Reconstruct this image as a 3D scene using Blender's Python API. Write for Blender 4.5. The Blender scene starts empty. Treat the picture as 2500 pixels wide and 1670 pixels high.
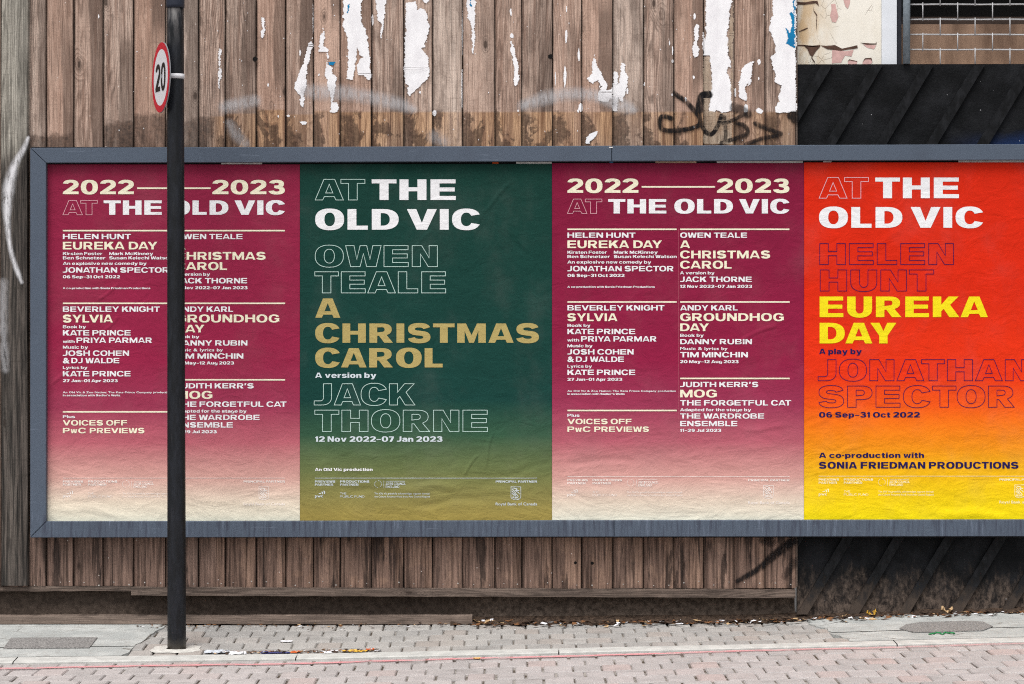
import bpy, math, random
from mathutils import Vector
from mathutils.geometry import tessellate_polygon
R = math.radians
random.seed(7)
scene = bpy.context.scene
COL = scene.collection

# ------------------------------------------------------------------ camera, sky, sun, exposure
S = 0.00185            # metres per photo pixel on the wall plane (photo 2500 px wide)
D = 11.0               # camera distance from the wall plane
F = D / S
HOR = 780.0            # horizon row in the photo
CAMH = 740 * S         # eye height above the pavement at the wall
cam = bpy.data.cameras.new('camera'); cam_o = bpy.data.objects.new('camera', cam); COL.objects.link(cam_o)
cam_o.location = (0, -D, CAMH); cam_o.rotation_euler = (R(90), 0, 0)
cam.sensor_width = 36; cam.lens = 36 * F / 2500; cam.shift_y = -(835 - HOR) / 2500
cam.clip_start = 0.1; cam.clip_end = 500
scene.camera = cam_o
SUN_EL, SUN_ROT = R(64), R(200)
w = bpy.data.worlds.new('World'); scene.world = w; w.use_nodes = True
wn = w.node_tree; bg = wn.nodes['Background']
sky = wn.nodes.new('ShaderNodeTexSky'); sky.sky_type = 'NISHITA'; sky.sun_disc = False
sky.sun_elevation = SUN_EL; sky.sun_rotation = SUN_ROT; sky.dust_density = 4; sky.ozone_density = 0.6
hs = wn.nodes.new('ShaderNodeHueSaturation'); hs.inputs['Saturation'].default_value = 0.22
wn.links.new(sky.outputs[0], hs.inputs['Color']); wn.links.new(hs.outputs[0], bg.inputs['Color'])
bg.inputs['Strength'].default_value = 0.12
sun = bpy.data.lights.new('sun', 'SUN'); sun_o = bpy.data.objects.new('sun', sun); COL.objects.link(sun_o)
sun.energy = 1.35; sun.angle = R(32); sun.color = (1, 0.965, 0.92)
sd = Vector((math.sin(SUN_ROT) * math.cos(SUN_EL), math.cos(SUN_ROT) * math.cos(SUN_EL), math.sin(SUN_EL)))
sun_o.rotation_euler = sd.to_track_quat('Z', 'Y').to_euler()
sun_o.location = (-3, -8, 9)
vs = scene.view_settings; vs.view_transform = 'Standard'; vs.look = 'None'; vs.gamma = 1; vs.exposure = 0.58
scene.cycles.use_denoising = False; scene.cycles.pixel_filter_type = 'BLACKMAN_HARRIS'; scene.cycles.filter_width = 1.1

# ------------------------------------------------------------------ helpers
def P(px, py, d=0.0):
    "photo pixel -> point d metres in front of the wall plane"
    k = (D - d) / F
    return Vector(((px - 1250) * k, -d, CAMH - (py - HOR) * k))
def X(px, d=0.0): return (px - 1250) * (D - d) / F
def Z(py, d=0.0): return CAMH - (py - HOR) * (D - d) / F
def lin(c): return tuple(((v / 255) / 12.92 if v / 255 <= 0.04045 else ((v / 255 + 0.055) / 1.055) ** 2.4) for v in c) + (1,)
def interp(x, pts):
    if x <= pts[0][0]: a, b = pts[0], pts[1]
    elif x >= pts[-1][0]: a, b = pts[-2], pts[-1]
    else:
        for a, b in zip(pts, pts[1:]):
            if a[0] <= x <= b[0]: break
    return a[1] + (b[1] - a[1]) * (x - a[0]) / (b[0] - a[0])
def tag(o, label=None, cat=None, group=None, kind=None):
    if label: o['label'] = label
    if cat: o['category'] = cat
    if group: o['group'] = group
    if kind: o['kind'] = kind
    return o
def thing(name, loc, label, cat, group=None):
    o = bpy.data.objects.new(name, None); COL.objects.link(o); o.location = loc; o.empty_display_size = 0.1
    return tag(o, label, cat, group)

class MB:
    def __init__(s): s.v = []; s.f = []; s.m = []; s.col = []; s.smooth = False; s.sm = []
    def face(s, pts, m=0, col=(0, 0, 0, 1), smooth=False):
        i = len(s.v); s.v += [tuple(p) for p in pts]; s.f.append(tuple(range(i, i + len(pts)))); s.m.append(m)
        s.sm.append(smooth)
        if isinstance(col, list): s.col += col
        else: s.col += [col] * len(pts)
    def box(s, a, b, m=0, col=(0, 0, 0, 1)):
        x0, y0, z0 = [min(a[i], b[i]) for i in range(3)]; x1, y1, z1 = [max(a[i], b[i]) for i in range(3)]
        c = [(x0,y0,z0),(x1,y0,z0),(x1,y1,z0),(x0,y1,z0),(x0,y0,z1),(x1,y0,z1),(x1,y1,z1),(x0,y1,z1)]
        s.hexa(c, m, col)
    def hexa(s, c, m=0, col=(0, 0, 0, 1)):
        for q in ((3,2,1,0),(4,5,6,7),(0,1,5,4),(1,2,6,5),(2,3,7,6),(3,0,4,7)): s.face([c[i] for i in q], m, col)
    def prism(s, pts, dback, m=0, col=(0, 0, 0, 1)):
        "front outline (in x,y,z, counter-clockwise seen from the camera) pushed back along +y"
        s.face(pts, m, col); n = len(pts)
        bk = [(p[0], p[1] + dback, p[2]) for p in pts]
        for i in range(n):
            j = (i + 1) % n
            s.face([pts[j], pts[i], bk[i], bk[j]], m, col)
        s.face(bk[::-1], m, col)
    def tube(s, pts, r, n=8, m=0, caps=True):
        pts = [Vector(p) for p in pts]; rings = []
        rr = r if isinstance(r, (list, tuple)) else [r] * len(pts)
        for i, p in enumerate(pts):
            t = (pts[min(i + 1, len(pts) - 1)] - pts[max(i - 1, 0)]).normalized()
            u = t.cross(Vector((0, 1, 0)) if abs(t.y) < .9 else Vector((1, 0, 0))).normalized(); v = t.cross(u)
            rings.append([p + (u * math.cos(2 * math.pi * k / n) + v * math.sin(2 * math.pi * k / n)) * rr[i] for k in range(n)])
        for a, b in zip(rings, rings[1:]):
            for k in range(n): s.face([a[k], a[(k + 1) % n], b[(k + 1) % n], b[k]], m, smooth=True)
        if caps: s.face(rings[0][::-1], m); s.face(rings[-1], m)
    def build(s, name, mats, parent=None, attr=False, weld=False):
        me = bpy.data.meshes.new(name); off = Vector((0, 0, 0)) if parent is None else parent.matrix_world.translation if False else Vector(parent.get('_o', (0, 0, 0)))
        me.from_pydata([(v[0] - off[0], v[1] - off[1], v[2] - off[2]) for v in s.v], [], s.f)
        for mm in (mats if isinstance(mats, (list, tuple)) else [mats]): me.materials.append(mm)
        me.polygons.foreach_set('material_index', s.m)
        me.polygons.foreach_set('use_smooth', s.sm)
        if attr:
            a = me.attributes.new('tint', 'FLOAT_COLOR', 'CORNER')
            a.data.foreach_set('color', [c for q in s.col for c in q])
        if weld or any(s.sm):
            import bmesh
            bm = bmesh.new(); bm.from_mesh(me); bmesh.ops.remove_doubles(bm, verts=bm.verts, dist=1e-5); bm.to_mesh(me); bm.free()
        me.update()
        o = bpy.data.objects.new(name, me); COL.objects.link(o)
        if parent is not None: o.parent = parent
        return o
def root(name, loc, label, cat, group=None):
    o = thing(name, loc, label, cat, group); o['_o'] = tuple(loc); return o

# ------------------------------------------------------------------ material helpers
def mat(name, rough=0.85, spec=0.3):
    m = bpy.data.materials.new(name); m.use_nodes = True
    b = m.node_tree.nodes['Principled BSDF']; b.inputs['Roughness'].default_value = rough
    b.inputs['Specular IOR Level'].default_value = spec
    return m, m.node_tree, b
def put(nt, sock, v):
    if isinstance(v, bpy.types.NodeSocket): nt.links.new(v, sock)
    elif v is not None: sock.default_value = v
def M(nt, op, a, b=None, c=None, clamp=False):
    n = nt.nodes.new('ShaderNodeMath'); n.operation = op; n.use_clamp = clamp
    for i, v in enumerate((a, b, c)):
        if v is not None: put(nt, n.inputs[i], v)
    return n.outputs[0]
def MIX(nt, fac, a, b, blend='MIX'):
    n = nt.nodes.new('ShaderNodeMix'); n.data_type = 'RGBA'; n.blend_type = blend
    put(nt, n.inputs[0], fac); put(nt, n.inputs[6], a); put(nt, n.inputs[7], b); return n.outputs[2]
def SS(nt, x, a, b, lo=0.0, hi=1.0):
    n = nt.nodes.new('ShaderNodeMapRange'); n.interpolation_type = 'SMOOTHSTEP'
    put(nt, n.inputs[0], x); put(nt, n.inputs[1], a); put(nt, n.inputs[2], b); put(nt, n.inputs[3], lo); put(nt, n.inputs[4], hi)
    return n.outputs[0]
def POS(nt): return nt.nodes.new('ShaderNodeNewGeometry').outputs['Position']
def SEP(nt, v): n = nt.nodes.new('ShaderNodeSeparateXYZ'); put(nt, n.inputs[0], v); return n.outputs
def SCL(nt, v, s, off=None):
    n = nt.nodes.new('ShaderNodeVectorMath'); n.operation = 'MULTIPLY_ADD'
    put(nt, n.inputs[0], v); n.inputs[1].default_value = s; put(nt, n.inputs[2], off if off is not None else (0, 0, 0)); return n.outputs[0]
def COMB(nt, x, y, z):
    n = nt.nodes.new('ShaderNodeCombineXYZ')
    for i, v in enumerate((x, y, z)): put(nt, n.inputs[i], v)
    return n.outputs[0]
def NOI(nt, v, scale, detail=4, rough=0.55, dist=0.0):
    n = nt.nodes.new('ShaderNodeTexNoise'); put(nt, n.inputs['Vector'], v)
    n.inputs['Scale'].default_value = scale; n.inputs['Detail'].default_value = detail
    n.inputs['Roughness'].default_value = rough; n.inputs['Distortion'].default_value = dist; return n.outputs[0]
def VOR(nt, v, scale, feature='F1', rnd=1.0):
    n = nt.nodes.new('ShaderNodeTexVoronoi'); n.feature = feature; put(nt, n.inputs['Vector'], v)
    n.inputs['Scale'].default_value = scale; n.inputs['Randomness'].default_value = rnd; return n.outputs
def RAMP(nt, f, stops):
    n = nt.nodes.new('ShaderNodeValToRGB'); put(nt, n.inputs[0], f); cr = n.color_ramp
    while len(cr.elements) < len(stops): cr.elements.new(0.5)
    for e, (p, c) in zip(cr.elements, stops): e.position = p; e.color = lin(c)
    return n.outputs[0]
def BUMP(nt, b, h, strength=0.5, dist=0.002):
    n = nt.nodes.new('ShaderNodeBump'); n.inputs['Strength'].default_value = strength; n.inputs['Distance'].default_value = dist
    put(nt, n.inputs['Height'], h); nt.links.new(n.outputs[0], b.inputs['Normal'])
def ATTR(nt, name='tint', out='Color'):
    n = nt.nodes.new('ShaderNodeAttribute'); n.attribute_name = name; return n.outputs[out]
def simple(name, c, rough=0.85, var=0.12, scale=30, spec=0.3, bump=0.0):
    m, nt, b = mat(name, rough, spec); p = POS(nt)
    n = NOI(nt, p, scale, 5, 0.6); k = lin(c)
    a = tuple(v * (1 - var) for v in k[:3]) + (1,); q = tuple(min(1, v * (1 + var)) for v in k[:3]) + (1,)
    nt.links.new(MIX(nt, SS(nt, n, 0.3, 0.7), a, q), b.inputs['Base Color'])
    if bump: BUMP(nt, b, n, bump, 0.003)
    return m

# ------------------------------------------------------------------ wood
def wood(name, base, dark, warm, mode):
    m, nt, b = mat(name, 0.8, 0.2)
    p = POS(nt); s = SEP(nt, p); x, z = s[0], s[2]
    if mode == 'rail': p = COMB(nt, M(nt, 'MULTIPLY', z, 1.6), s[1], x)      # grain runs along the rail
    t = SEP(nt, ATTR(nt)); r1, r2, u = t[0], t[1], t[2]
    off = COMB(nt, M(nt, 'MULTIPLY', r1, 37.0), M(nt, 'MULTIPLY', r2, 23.0), M(nt, 'MULTIPLY', r1, 61.0))
    q = SCL(nt, p, (1, 0, 1), off)
    # knots: sparse voronoi points, grain bends round them
    kv = VOR(nt, SCL(nt, q, (8.0, 0, 3.6)), 1.0)
    kd = kv['Distance']; ksel = M(nt, 'GREATER_THAN', SEP(nt, kv['Color'])[0], 0.22)
    knot = M(nt, 'MULTIPLY', SS(nt, kd, 0.10, 0.045), ksel)
    halo = M(nt, 'MULTIPLY', SS(nt, kd, 0.34, 0.06), ksel)
    # growth-ring figure
    wob = NOI(nt, SCL(nt, q, (9, 0, 1.1)), 1.0, 2, 0.5)
    ringc = M(nt, 'ADD', M(nt, 'MULTIPLY', wob, 15.0), M(nt, 'ADD', M(nt, 'MULTIPLY', u, 9.0), M(nt, 'MULTIPLY', halo, 3.0)))
    ring = M(nt, 'SINE', M(nt, 'MULTIPLY', ringc, 6.283))
    ring = M(nt, 'MULTIPLY_ADD', ring, 0.5, 0.5)
    g1 = NOI(nt, SCL(nt, q, (105, 0, 2.6)), 1.0, 7, 0.72, 0.25)
    g2 = NOI(nt, SCL(nt, q, (58, 0, 2.2)), 1.0, 7, 0.68, 0.5)
    big = NOI(nt, SCL(nt, q, (7, 0, 2.0)), 1.0, 4, 0.55, 0.5)
    col = MIX(nt, SS(nt, g2, 0.33, 0.68), lin(dark), lin(base))
    col = MIX(nt, M(nt, 'MULTIPLY', SS(nt, ring, 0.55, 1.0), SS(nt, wob, .35, .6, .15, .6)), col, lin([v * 0.55 for v in dark]))
    col = MIX(nt, M(nt, 'MULTIPLY', SS(nt, g1, 0.52, 0.68), 0.7), col, lin([min(255, v * 1.16) for v in base]))
    col = MIX(nt, M(nt, 'MULTIPLY', SS(nt, g1, 0.48, 0.32), 0.72), col, lin([v * 0.5 for v in dark]))
    # board to board tone, warm boards and grey ones
    col = MIX(nt, M(nt, 'MULTIPLY', SS(nt, r1, 0.45, 0.9), 0.6), col, MIX(nt, g2, lin((112, 100, 92)), lin((204, 190, 178))))
    mot = NOI(nt, SCL(nt, q, (22, 0, 9)), 1.0, 6, 0.7, .3); col = MIX(nt, SS(nt, mot, .46, .66, 0, .45), col, lin([v * 0.62 for v in dark]))
    col = MIX(nt, M(nt, 'MULTIPLY', SS(nt, r2, 0.3, 1.0), 0.55), col, MIX(nt, g2, lin(dark), lin(warm)))
    val = M(nt, 'MULTIPLY_ADD', r1, 0.42, 0.92)
    col = MIX(nt, 1.0, col, COMB(nt, val, val, val), 'MULTIPLY')
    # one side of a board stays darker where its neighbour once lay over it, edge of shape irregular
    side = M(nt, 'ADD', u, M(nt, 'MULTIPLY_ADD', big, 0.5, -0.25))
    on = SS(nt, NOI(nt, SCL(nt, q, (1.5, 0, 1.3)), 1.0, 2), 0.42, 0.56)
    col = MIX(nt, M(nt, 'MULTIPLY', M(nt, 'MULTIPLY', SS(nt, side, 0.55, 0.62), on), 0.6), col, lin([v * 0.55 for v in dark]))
    col = MIX(nt, M(nt, 'MULTIPLY', SS(nt, big, 0.50, 0.72), 0.4), col, lin([v * 0.6 for v in dark]))
    spk = NOI(nt, SCL(nt, p, (1, 0, .45)), 240.0, 4, 0.8)
    g3 = NOI(nt, SCL(nt, q, (260, 0, 5)), 1.0, 3, 0.6)
    col = MIX(nt, SS(nt, g3, 0.5, 0.34, 0, .55), col, lin([v * 0.5 for v in dark]))
    saw = NOI(nt, SCL(nt, q, (10, 0, 150)), 1.0, 2, 0.5)
    col = MIX(nt, SS(nt, saw, 0.55, 0.72, 0, .22), col, lin([v * 0.6 for v in dark]))
    if mode == 'fence':
        # band just above the hoarding: wet dirt on some boards, freshly stripped wood on the others; each board has its own tide line
        tide = M(nt, 'MULTIPLY_ADD', ATTR(nt, 'tint', 'Alpha'), -400 * S, CAMH + HOR * S)
        nz = NOI(nt, SCL(nt, p, (14, 0, 14)), 1.0, 6, 0.68)
        zz = M(nt, 'SUBTRACT', M(nt, 'ADD', z, M(nt, 'MULTIPLY_ADD', nz, 0.11, -0.055)), tide)
        left = SS(nt, x, X(545), X(500))
        band = SS(nt, zz, 0.014, -0.016)
        fresh = M(nt, 'MULTIPLY', SS(nt, M(nt, 'SUBTRACT', z, tide), .008, -.004), M(nt, 'SUBTRACT', 1.0, left))
        warmc = MIX(nt, SS(nt, g2, .36, .64), lin((122, 88, 64)), lin((206, 166, 128)))
        warmc = MIX(nt, M(nt, 'MULTIPLY', SS(nt, g1, 0.48, 0.32), 0.7), warmc, lin((78, 52, 38)))
        warmc = MIX(nt, M(nt, 'MULTIPLY', SS(nt, ring, 0.55, 1.0), .4), warmc, lin((110, 72, 46)))
        col = MIX(nt, M(nt, 'MULTIPLY', fresh, SS(nt, NOI(nt, SCL(nt, p, (5, 0, 1)), 1, 2), .35, .6, .35, .85)), col, warmc)
        dirt = MIX(nt, SS(nt, NOI(nt, p, 70, 6, 0.75), 0.38, 0.68), lin((34, 27, 25)), lin((98, 76, 64)))
        pn = M(nt, 'ADD', NOI(nt, SCL(nt, p, (9, 0, 6), (3, 0, 1)), 1.0, 7, 0.7, 0.4), M(nt, 'MULTIPLY_ADD', u, -.22, .09))
        patch = SS(nt, M(nt, 'ADD', pn, SS(nt, z, Z(300), Z(352), 0, .06)), 0.50, 0.56)
        dm = M(nt, 'MULTIPLY', band, M(nt, 'MAXIMUM', M(nt, 'MULTIPLY', left, SS(nt, NOI(nt, SCL(nt, p, (20, 0, 9)), 1, 6, .7), .3, .58, .55, 1.0)), patch))
        col = MIX(nt, M(nt, 'MULTIPLY', dm, 0.72), col, dirt)
        # below the hoarding the boards carry shade painted into the colour, plus splashed street grime
        low = SS(nt, z, Z(1180), Z(1260))
        grime_shade = MIX(nt, SS(nt, M(nt, 'ADD', M(nt, 'MULTIPLY', g2, 0.6), M(nt, 'MULTIPLY', g1, 0.4)), 0.36, 0.62), lin((44, 35, 31)), lin((150, 123, 110)))
        col = MIX(nt, M(nt, 'MULTIPLY', low, 0.82), col, grime_shade)
        stre = SS(nt, NOI(nt, SCL(nt, p, (17, 0, 1.6), (0, 0, 9)), 1.0, 6, 0.66, .3), 0.54, 0.62)
        col = MIX(nt, M(nt, 'MULTIPLY', M(nt, 'MULTIPLY', low, stre), 0.75), col, lin((26, 22, 22)))
        # flecks of old paste and staples
        fv = VOR(nt, SCL(nt, p, (1, 0, 0.8)), 26.0)
        fl = M(nt, 'MULTIPLY', M(nt, 'LESS_THAN', fv['Distance'], 0.055), M(nt, 'GREATER_THAN', SEP(nt, fv['Color'])[1], 0.80))
        col = MIX(nt, M(nt, 'MULTIPLY', fl, 0.8), col, lin((214, 204, 198)))
    if mode == 'post':
        alg = SS(nt, M(nt, 'ADD', z, M(nt, 'MULTIPLY_ADD', NOI(nt, SCL(nt, p, (14, 0, 2.4)), 1.0, 5, 0.6, 0.5), 0.8, -0.4)), Z(300), Z(430))
        dk = MIX(nt, SS(nt, M(nt, 'ADD', M(nt, 'MULTIPLY', g2, .6), M(nt, 'MULTIPLY', g1, .4)), 0.42, 0.64), lin((22, 20, 20)), lin((98, 89, 83)))
        col = MIX(nt, M(nt, 'MULTIPLY', alg, 0.92), col, dk)
        rv = NOI(nt, SCL(nt, p, (2, 0, 26)), 1.0, 3)
        col = MIX(nt, SS(nt, rv, 0.66, 0.72, 0.0, 0.35), col, lin((48, 44, 38)))
    edge = M(nt, 'MAXIMUM', SS(nt, u, 0.05, 0.0), SS(nt, u, 0.965, 1.0))
    col = MIX(nt, M(nt, 'MULTIPLY', edge, 0.55), col, lin((40, 32, 28)))
    col = MIX(nt, M(nt, 'MULTIPLY', knot, 0.8), col, lin((44, 33, 28)))
    kr = M(nt, 'MULTIPLY_ADD', M(nt, 'SINE', M(nt, 'MULTIPLY', kd, 150.0)), 0.5, 0.5)
    col = MIX(nt, M(nt, 'MULTIPLY', M(nt, 'MULTIPLY', M(nt, 'MULTIPLY', SS(nt, kd, 0.17, 0.12), ksel), kr), 0.5), col, lin([v * 0.5 for v in dark]))
    sv = M(nt, 'MULTIPLY_ADD', spk, 1.5, 0.28)
    col = MIX(nt, 1.0, col, COMB(nt, sv, sv, sv), 'MULTIPLY')
    nt.links.new(col, b.inputs['Base Color'])
    BUMP(nt, b, M(nt, 'ADD', M(nt, 'MULTIPLY', g1, 0.7), M(nt, 'MULTIPLY', ring, 0.25)), 0.55, 0.003)
    return m
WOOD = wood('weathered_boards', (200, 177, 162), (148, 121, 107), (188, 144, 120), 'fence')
POSTW = wood('grey_post_timber', (182, 177, 166), (130, 125, 116), (152, 144, 132), 'post')
RAILW = wood('grimy_rail_timber', (126, 111, 101), (88, 76, 69), (116, 98, 86), 'rail')
BLACK = simple('black_void', (14, 13, 13), 0.95, 0.1)

# ------------------------------------------------------------------ ground
KERB0, KERB1 = 0.70, 0.80
ZB = [(X(-1500), -0.012), (X(0), -0.008), (X(800), -0.008), (X(1850), 0.004), (X(2200), 0.034), (X(2500), 0.048), (X(4200), 0.13)]
ZK = [(X(-1500), -0.115), (X(0), -0.074), (X(800), -0.054), (X(1700), -0.014), (X(2500), 0.022), (X(4200), 0.095)]
def gz(x, d):
    a, k = interp(x, ZB), interp(x, ZK)
    if d <= KERB1: return a + (k - a) * max(d, -0.5) / KERB1
    return k - 0.004
def sheet(mb, x0, x1, d0, d1, nx, nd, dz, m=0):
    for i in range(nx):
        for j in range(nd):
            q = []
            for (a, b) in ((i, j + 1), (i + 1, j + 1), (i + 1, j), (i, j)):
                x = x0 + (x1 - x0) * a / nx; d = d0 + (d1 - d0) * b / nd
                q.append((x, -d, gz(x, min(d, 5)) + dz))
            mb.face(q, m, smooth=True)

def brick_mat(name, c1, c2, c3):
    m, nt, b = mat(name, 0.9, 0.2); t = SEP(nt, ATTR(nt)); p = POS(nt)
    col = MIX(nt, SS(nt, t[0], 0.1, 0.9), lin(c1), lin(c2)); col = MIX(nt, SS(nt, t[1], 0.72, 1.0), col, lin(c3))
    n = NOI(nt, p, 14, 6, 0.65); col = MIX(nt, SS(nt, n, 0.42, 0.75, 0.0, 0.35), col, lin([v * 0.72 for v in c1]))
    f = NOI(nt, p, 260, 4, 0.8); v = M(nt, 'MULTIPLY_ADD', f, 1.3, 0.36)
    col = MIX(nt, 1.0, col, COMB(nt, v, v, v), 'MULTIPLY')
    st = NOI(nt, SCL(nt, p, (3, 9, 1)), 1.0, 5, 0.6); col = MIX(nt, SS(nt, st, 0.56, 0.7, 0, 0.3), col, lin((88, 82, 78)))
    nt.links.new(col, b.inputs['Base Color']); BUMP(nt, b, f, 0.5, 0.002); return m
PAVE = brick_mat('grey_paving_brick', (156, 154, 151), (168, 165, 161), (160, 153, 147))
ROADB = brick_mat('pinkish_road_brick', (166, 161, 159), (176, 170, 168), (176, 161, 157))
m, nt, b = mat('joint_dirt', .95, .15); nt.links.new(MIX(nt, SS(nt, NOI(nt, POS(nt), 9, 6, .75), .42, .58), lin((78, 69, 60)), lin((154, 149, 143))), b.inputs['Base Color']); JOINT = m
MORTAR = simple('pale_joint_sand', (128, 121, 112), 0.95, 0.2, 60)

def bricks(mb, x0, x1, d0, d1, wx, wd, inside, gx=0.011, gd=0.005, skew=0.0):
    nr = round((d1 - d0) / wd)
    for r in range(nr):
        xo = (r % 2) * wx / 2 + random.uniform(-.006, .006)
        n = int((x1 - x0) / wx) + 2
        for i in range(-1, n):
            g = gx * random.uniform(0.3, 1.6); gg = gd * random.uniform(0.4, 1.6)
            a = x0 + xo + i * wx + g / 2; b_ = a + wx - g
            da = d0 + r * wd + gg / 2; db = da + wd - gg
            cx = (a + b_) / 2; cd = (da + db) / 2
            if a < x0 - 0.02 or b_ > x1 + 0.02 or not inside(cx, cd): continue
            h = random.gauss(0, 0.0010); tx = random.gauss(0, 0.004); td = random.gauss(0, 0.004)
            col = (random.random(), random.random(), 0, 1)
            def pt(x, d, dz=0): return (x + skew * d, -d, gz(x, d) + h + (x - cx) * tx + (d - cd) * td + dz)
            e = 0.004
            top = [pt(a + e, db - e), pt(b_ - e, db - e), pt(b_ - e, da + e), pt(a + e, da + e)]
            low = [pt(a, db, -.005), pt(b_, db, -.005), pt(b_, da, -.005), pt(a, da, -.005)]
            bot = [pt(a, db, -.02), pt(b_, db, -.02), pt(b_, da, -.02), pt(a, da, -.02)]
            mb.face(top, 0, col)
            for k in range(4):
                j = (k + 1) % 4
                mb.face([low[k], low[j], top[j], top[k]], 0, col); mb.face([bot[k], bot[j], low[j], low[k]], 0, col)
def jag(d): return 0.014 * math.sin(d * 23) + 0.008 * math.sin(d * 61 + 1)
def slab_l(d): return X(395, .2) - 0.14 * d + jag(d) * 0.5
def slab_r(d): return X(1962, .1) + 0.13 * d / 0.7 + jag(d)
pv = MB()
bricks(pv, X(310), X(2050), 0.02, KERB0 - 0.005, 0.106, 0.135, lambda x, d: slab_l(d) - 0.045 < x < slab_r(d) + 0.045 and not (abs(x - X(431, .55)) < .05 and abs(d - .55) < .05), 0.006, 0.009)
sheet(pv, X(-1500), X(4000), -0.4, KERB0, 60, 6, -0.009, 1)
tag(pv.build('pavement', [PAVE, JOINT], attr=True, weld=False), kind='structure')
rd = MB()
bricks(rd, -4.6, 4.8, KERB1 + 0.003, 3.4, 0.118, 0.165, lambda x, d: True, 0.0075, 0.009)
sheet(rd, -5, 5.2, KERB1, 4.4, 60, 14, -0.008, 1)
tag(rd.build('road', [ROADB, JOINT], attr=True), kind='structure')
ASPH = simple('worn_asphalt', (92, 90, 88), 0.92, 0.2, 40, bump=0.3)
gs = MB()
for (a, b_, c, e) in ((-200, 200, -260, -4.4), (-200, -5, -4.4, 0.5), (5.2, 200, -4.4, 0.5), (-200, 200, 0.5, 200)):
    gs.face([(a, c, -0.14), (b_, c, -0.14), (b_, e, -0.14), (a, e, -0.14)])
tag(gs.build('ground', ASPH), kind='structure')
# concrete slabs either side of the paving
m, nt, b = mat('pale_concrete', 0.9, 0.2); p = POS(nt)
c = MIX(nt, SS(nt, NOI(nt, p, 6, 6, 0.6), 0.35, 0.7), lin((160, 163, 161)), lin((184, 186, 183)))
c = MIX(nt, SS(nt, NOI(nt, SCL(nt, p, (2.5, 14, 1)), 1, 5, 0.6), 0.55, 0.72, 0, .4), c, lin((150, 148, 144)))
ck = VOR(nt, SCL(nt, p, (1, 2.2, 1)), 2.6, 'DISTANCE_TO_EDGE')['Distance']
c = MIX(nt, M(nt, 'MULTIPLY', SS(nt, ck, .012, .003), SS(nt, NOI(nt, p, 3, 3), .45, .55)), c, lin((92, 88, 82)))
c = MIX(nt, SS(nt, NOI(nt, p, 22, 7, .72), .5, .68, 0, .5), c, lin((138, 135, 130)))
f = NOI(nt, p, 260, 4, 0.8); v = M(nt, 'MULTIPLY_ADD', f, 1.2, 0.4); c = MIX(nt, 1.0, c, COMB(nt, v, v, v), 'MULTIPLY')
nt.links.new(c, b.inputs['Base Color']); BUMP(nt, b, f, 0.4, 0.002); CONC = m
def slab(xf0, xf1, d0, d1, n=14):
    mb = MB()
    for j in range(n):
        da = d0 + (d1 - d0) * j / n; db = d0 + (d1 - d0) * (j + 1) / n
        k = 16
        for i in range(k):
            q = []
            for (a, d) in ((i, db), (i + 1, db), (i + 1, da), (i, da)):
                x = xf0(d) + (xf1(d) - xf0(d)) * a / k; q.append((x, -d, gz(x, d) + 0.005))
            mb.face(q)
        for xf, rv in ((xf0, 1), (xf1, 0)):
            q = [(xf(d), -d, gz(xf(d), d) + dz) for d, dz in ((da, .005), (db, .005), (db, -.02), (da, -.02))]
            mb.face(q[::-1] if rv else q)
    return mb
tag(slab(lambda d: X(-1400), slab_l, 0.0, 0.50).build('concrete_slab', CONC), kind='structure')
tag(slab(lambda d: X(-1400), slab_l, 0.512, KERB0 - .001, 6).build('concrete_slab', CONC), kind='structure')
tag(slab(slab_r, lambda d: X(4000), 0.0, 0.44).build('concrete_slab', CONC), kind='structure')
tag(slab(slab_r, lambda d: X(4000), 0.455, KERB0 - .001, 6).build('concrete_slab', CONC), kind='structure')
# kerb
KERBM = simple('pale_kerb_stone', (184, 184, 180), 0.9, 0.14, 18, bump=0.2)
kb = MB(); js = [X(-1500), X(-600), X(120), X(760), X(1356), X(2122), X(2900), X(3900)]
for a, b_ in zip(js, js[1:]):
    n = 8; a += 0.0025; b_ -= 0.0025
    for i in range(n):
        x0 = a + (b_ - a) * i / n; x1 = a + (b_ - a) * (i + 1) / n
        cz = lambda x, d: gz(x, min(d, KERB1)) + 0.004 - (0.003 if d > .79 else 0)
        for (d0, d1) in ((KERB0, KERB0 + .012), (KERB0 + .012, KERB1 - .012), (KERB1 - .012, KERB1)):
            kb.face([(x0, -d1, cz(x0, d1)), (x1, -d1, cz(x1, d1)), (x1, -d0, cz(x1, d0)), (x0, -d0, cz(x0, d0))], smooth=False)
        kb.face([(x0, -KERB1, -.3), (x1, -KERB1, -.3), (x1, -KERB1, cz(x1, KERB1)), (x0, -KERB1, cz(x0, KERB1))])
tag(kb.build('kerb', KERBM), kind='structure')
# faded red line along the kerb
m, nt, b = mat('worn_red_paint', 0.8, 0.25); p = POS(nt)
nt.links.new(MIX(nt, NOI(nt, p, 25, 4), lin((220, 128, 136)), lin((222, 158, 160))), b.inputs['Base Color'])
al = M(nt, 'MULTIPLY', SS(nt, NOI(nt, SCL(nt, p, (9, 30, 1)), 1, 6, 0.7), 0.36, 0.55), SS(nt, SEP(nt, p)[0], X(1500), X(2300), 0.8, 0.4))
nt.links.new(al, b.inputs['Alpha']); REDP = m
rl = MB(); n = 160
for i in range(n):
    x0 = X(-600) + (X(3000) - X(-600)) * i / n; x1 = X(-600) + (X(3000) - X(-600)) * (i + 1) / n
    def dd(x): return 0.955 - 0.026 * (x - X(0)) + 0.006 * math.sin(x * 5)
    q = [(x, -dd(x) - o, gz(x, 1) + 0.005) for x, o in ((x0, .022), (x1, .022), (x1, -.022), (x0, -.022))]
    rl.face(q)
tag(rl.build('road_line', REDP), kind='structure')

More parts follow.
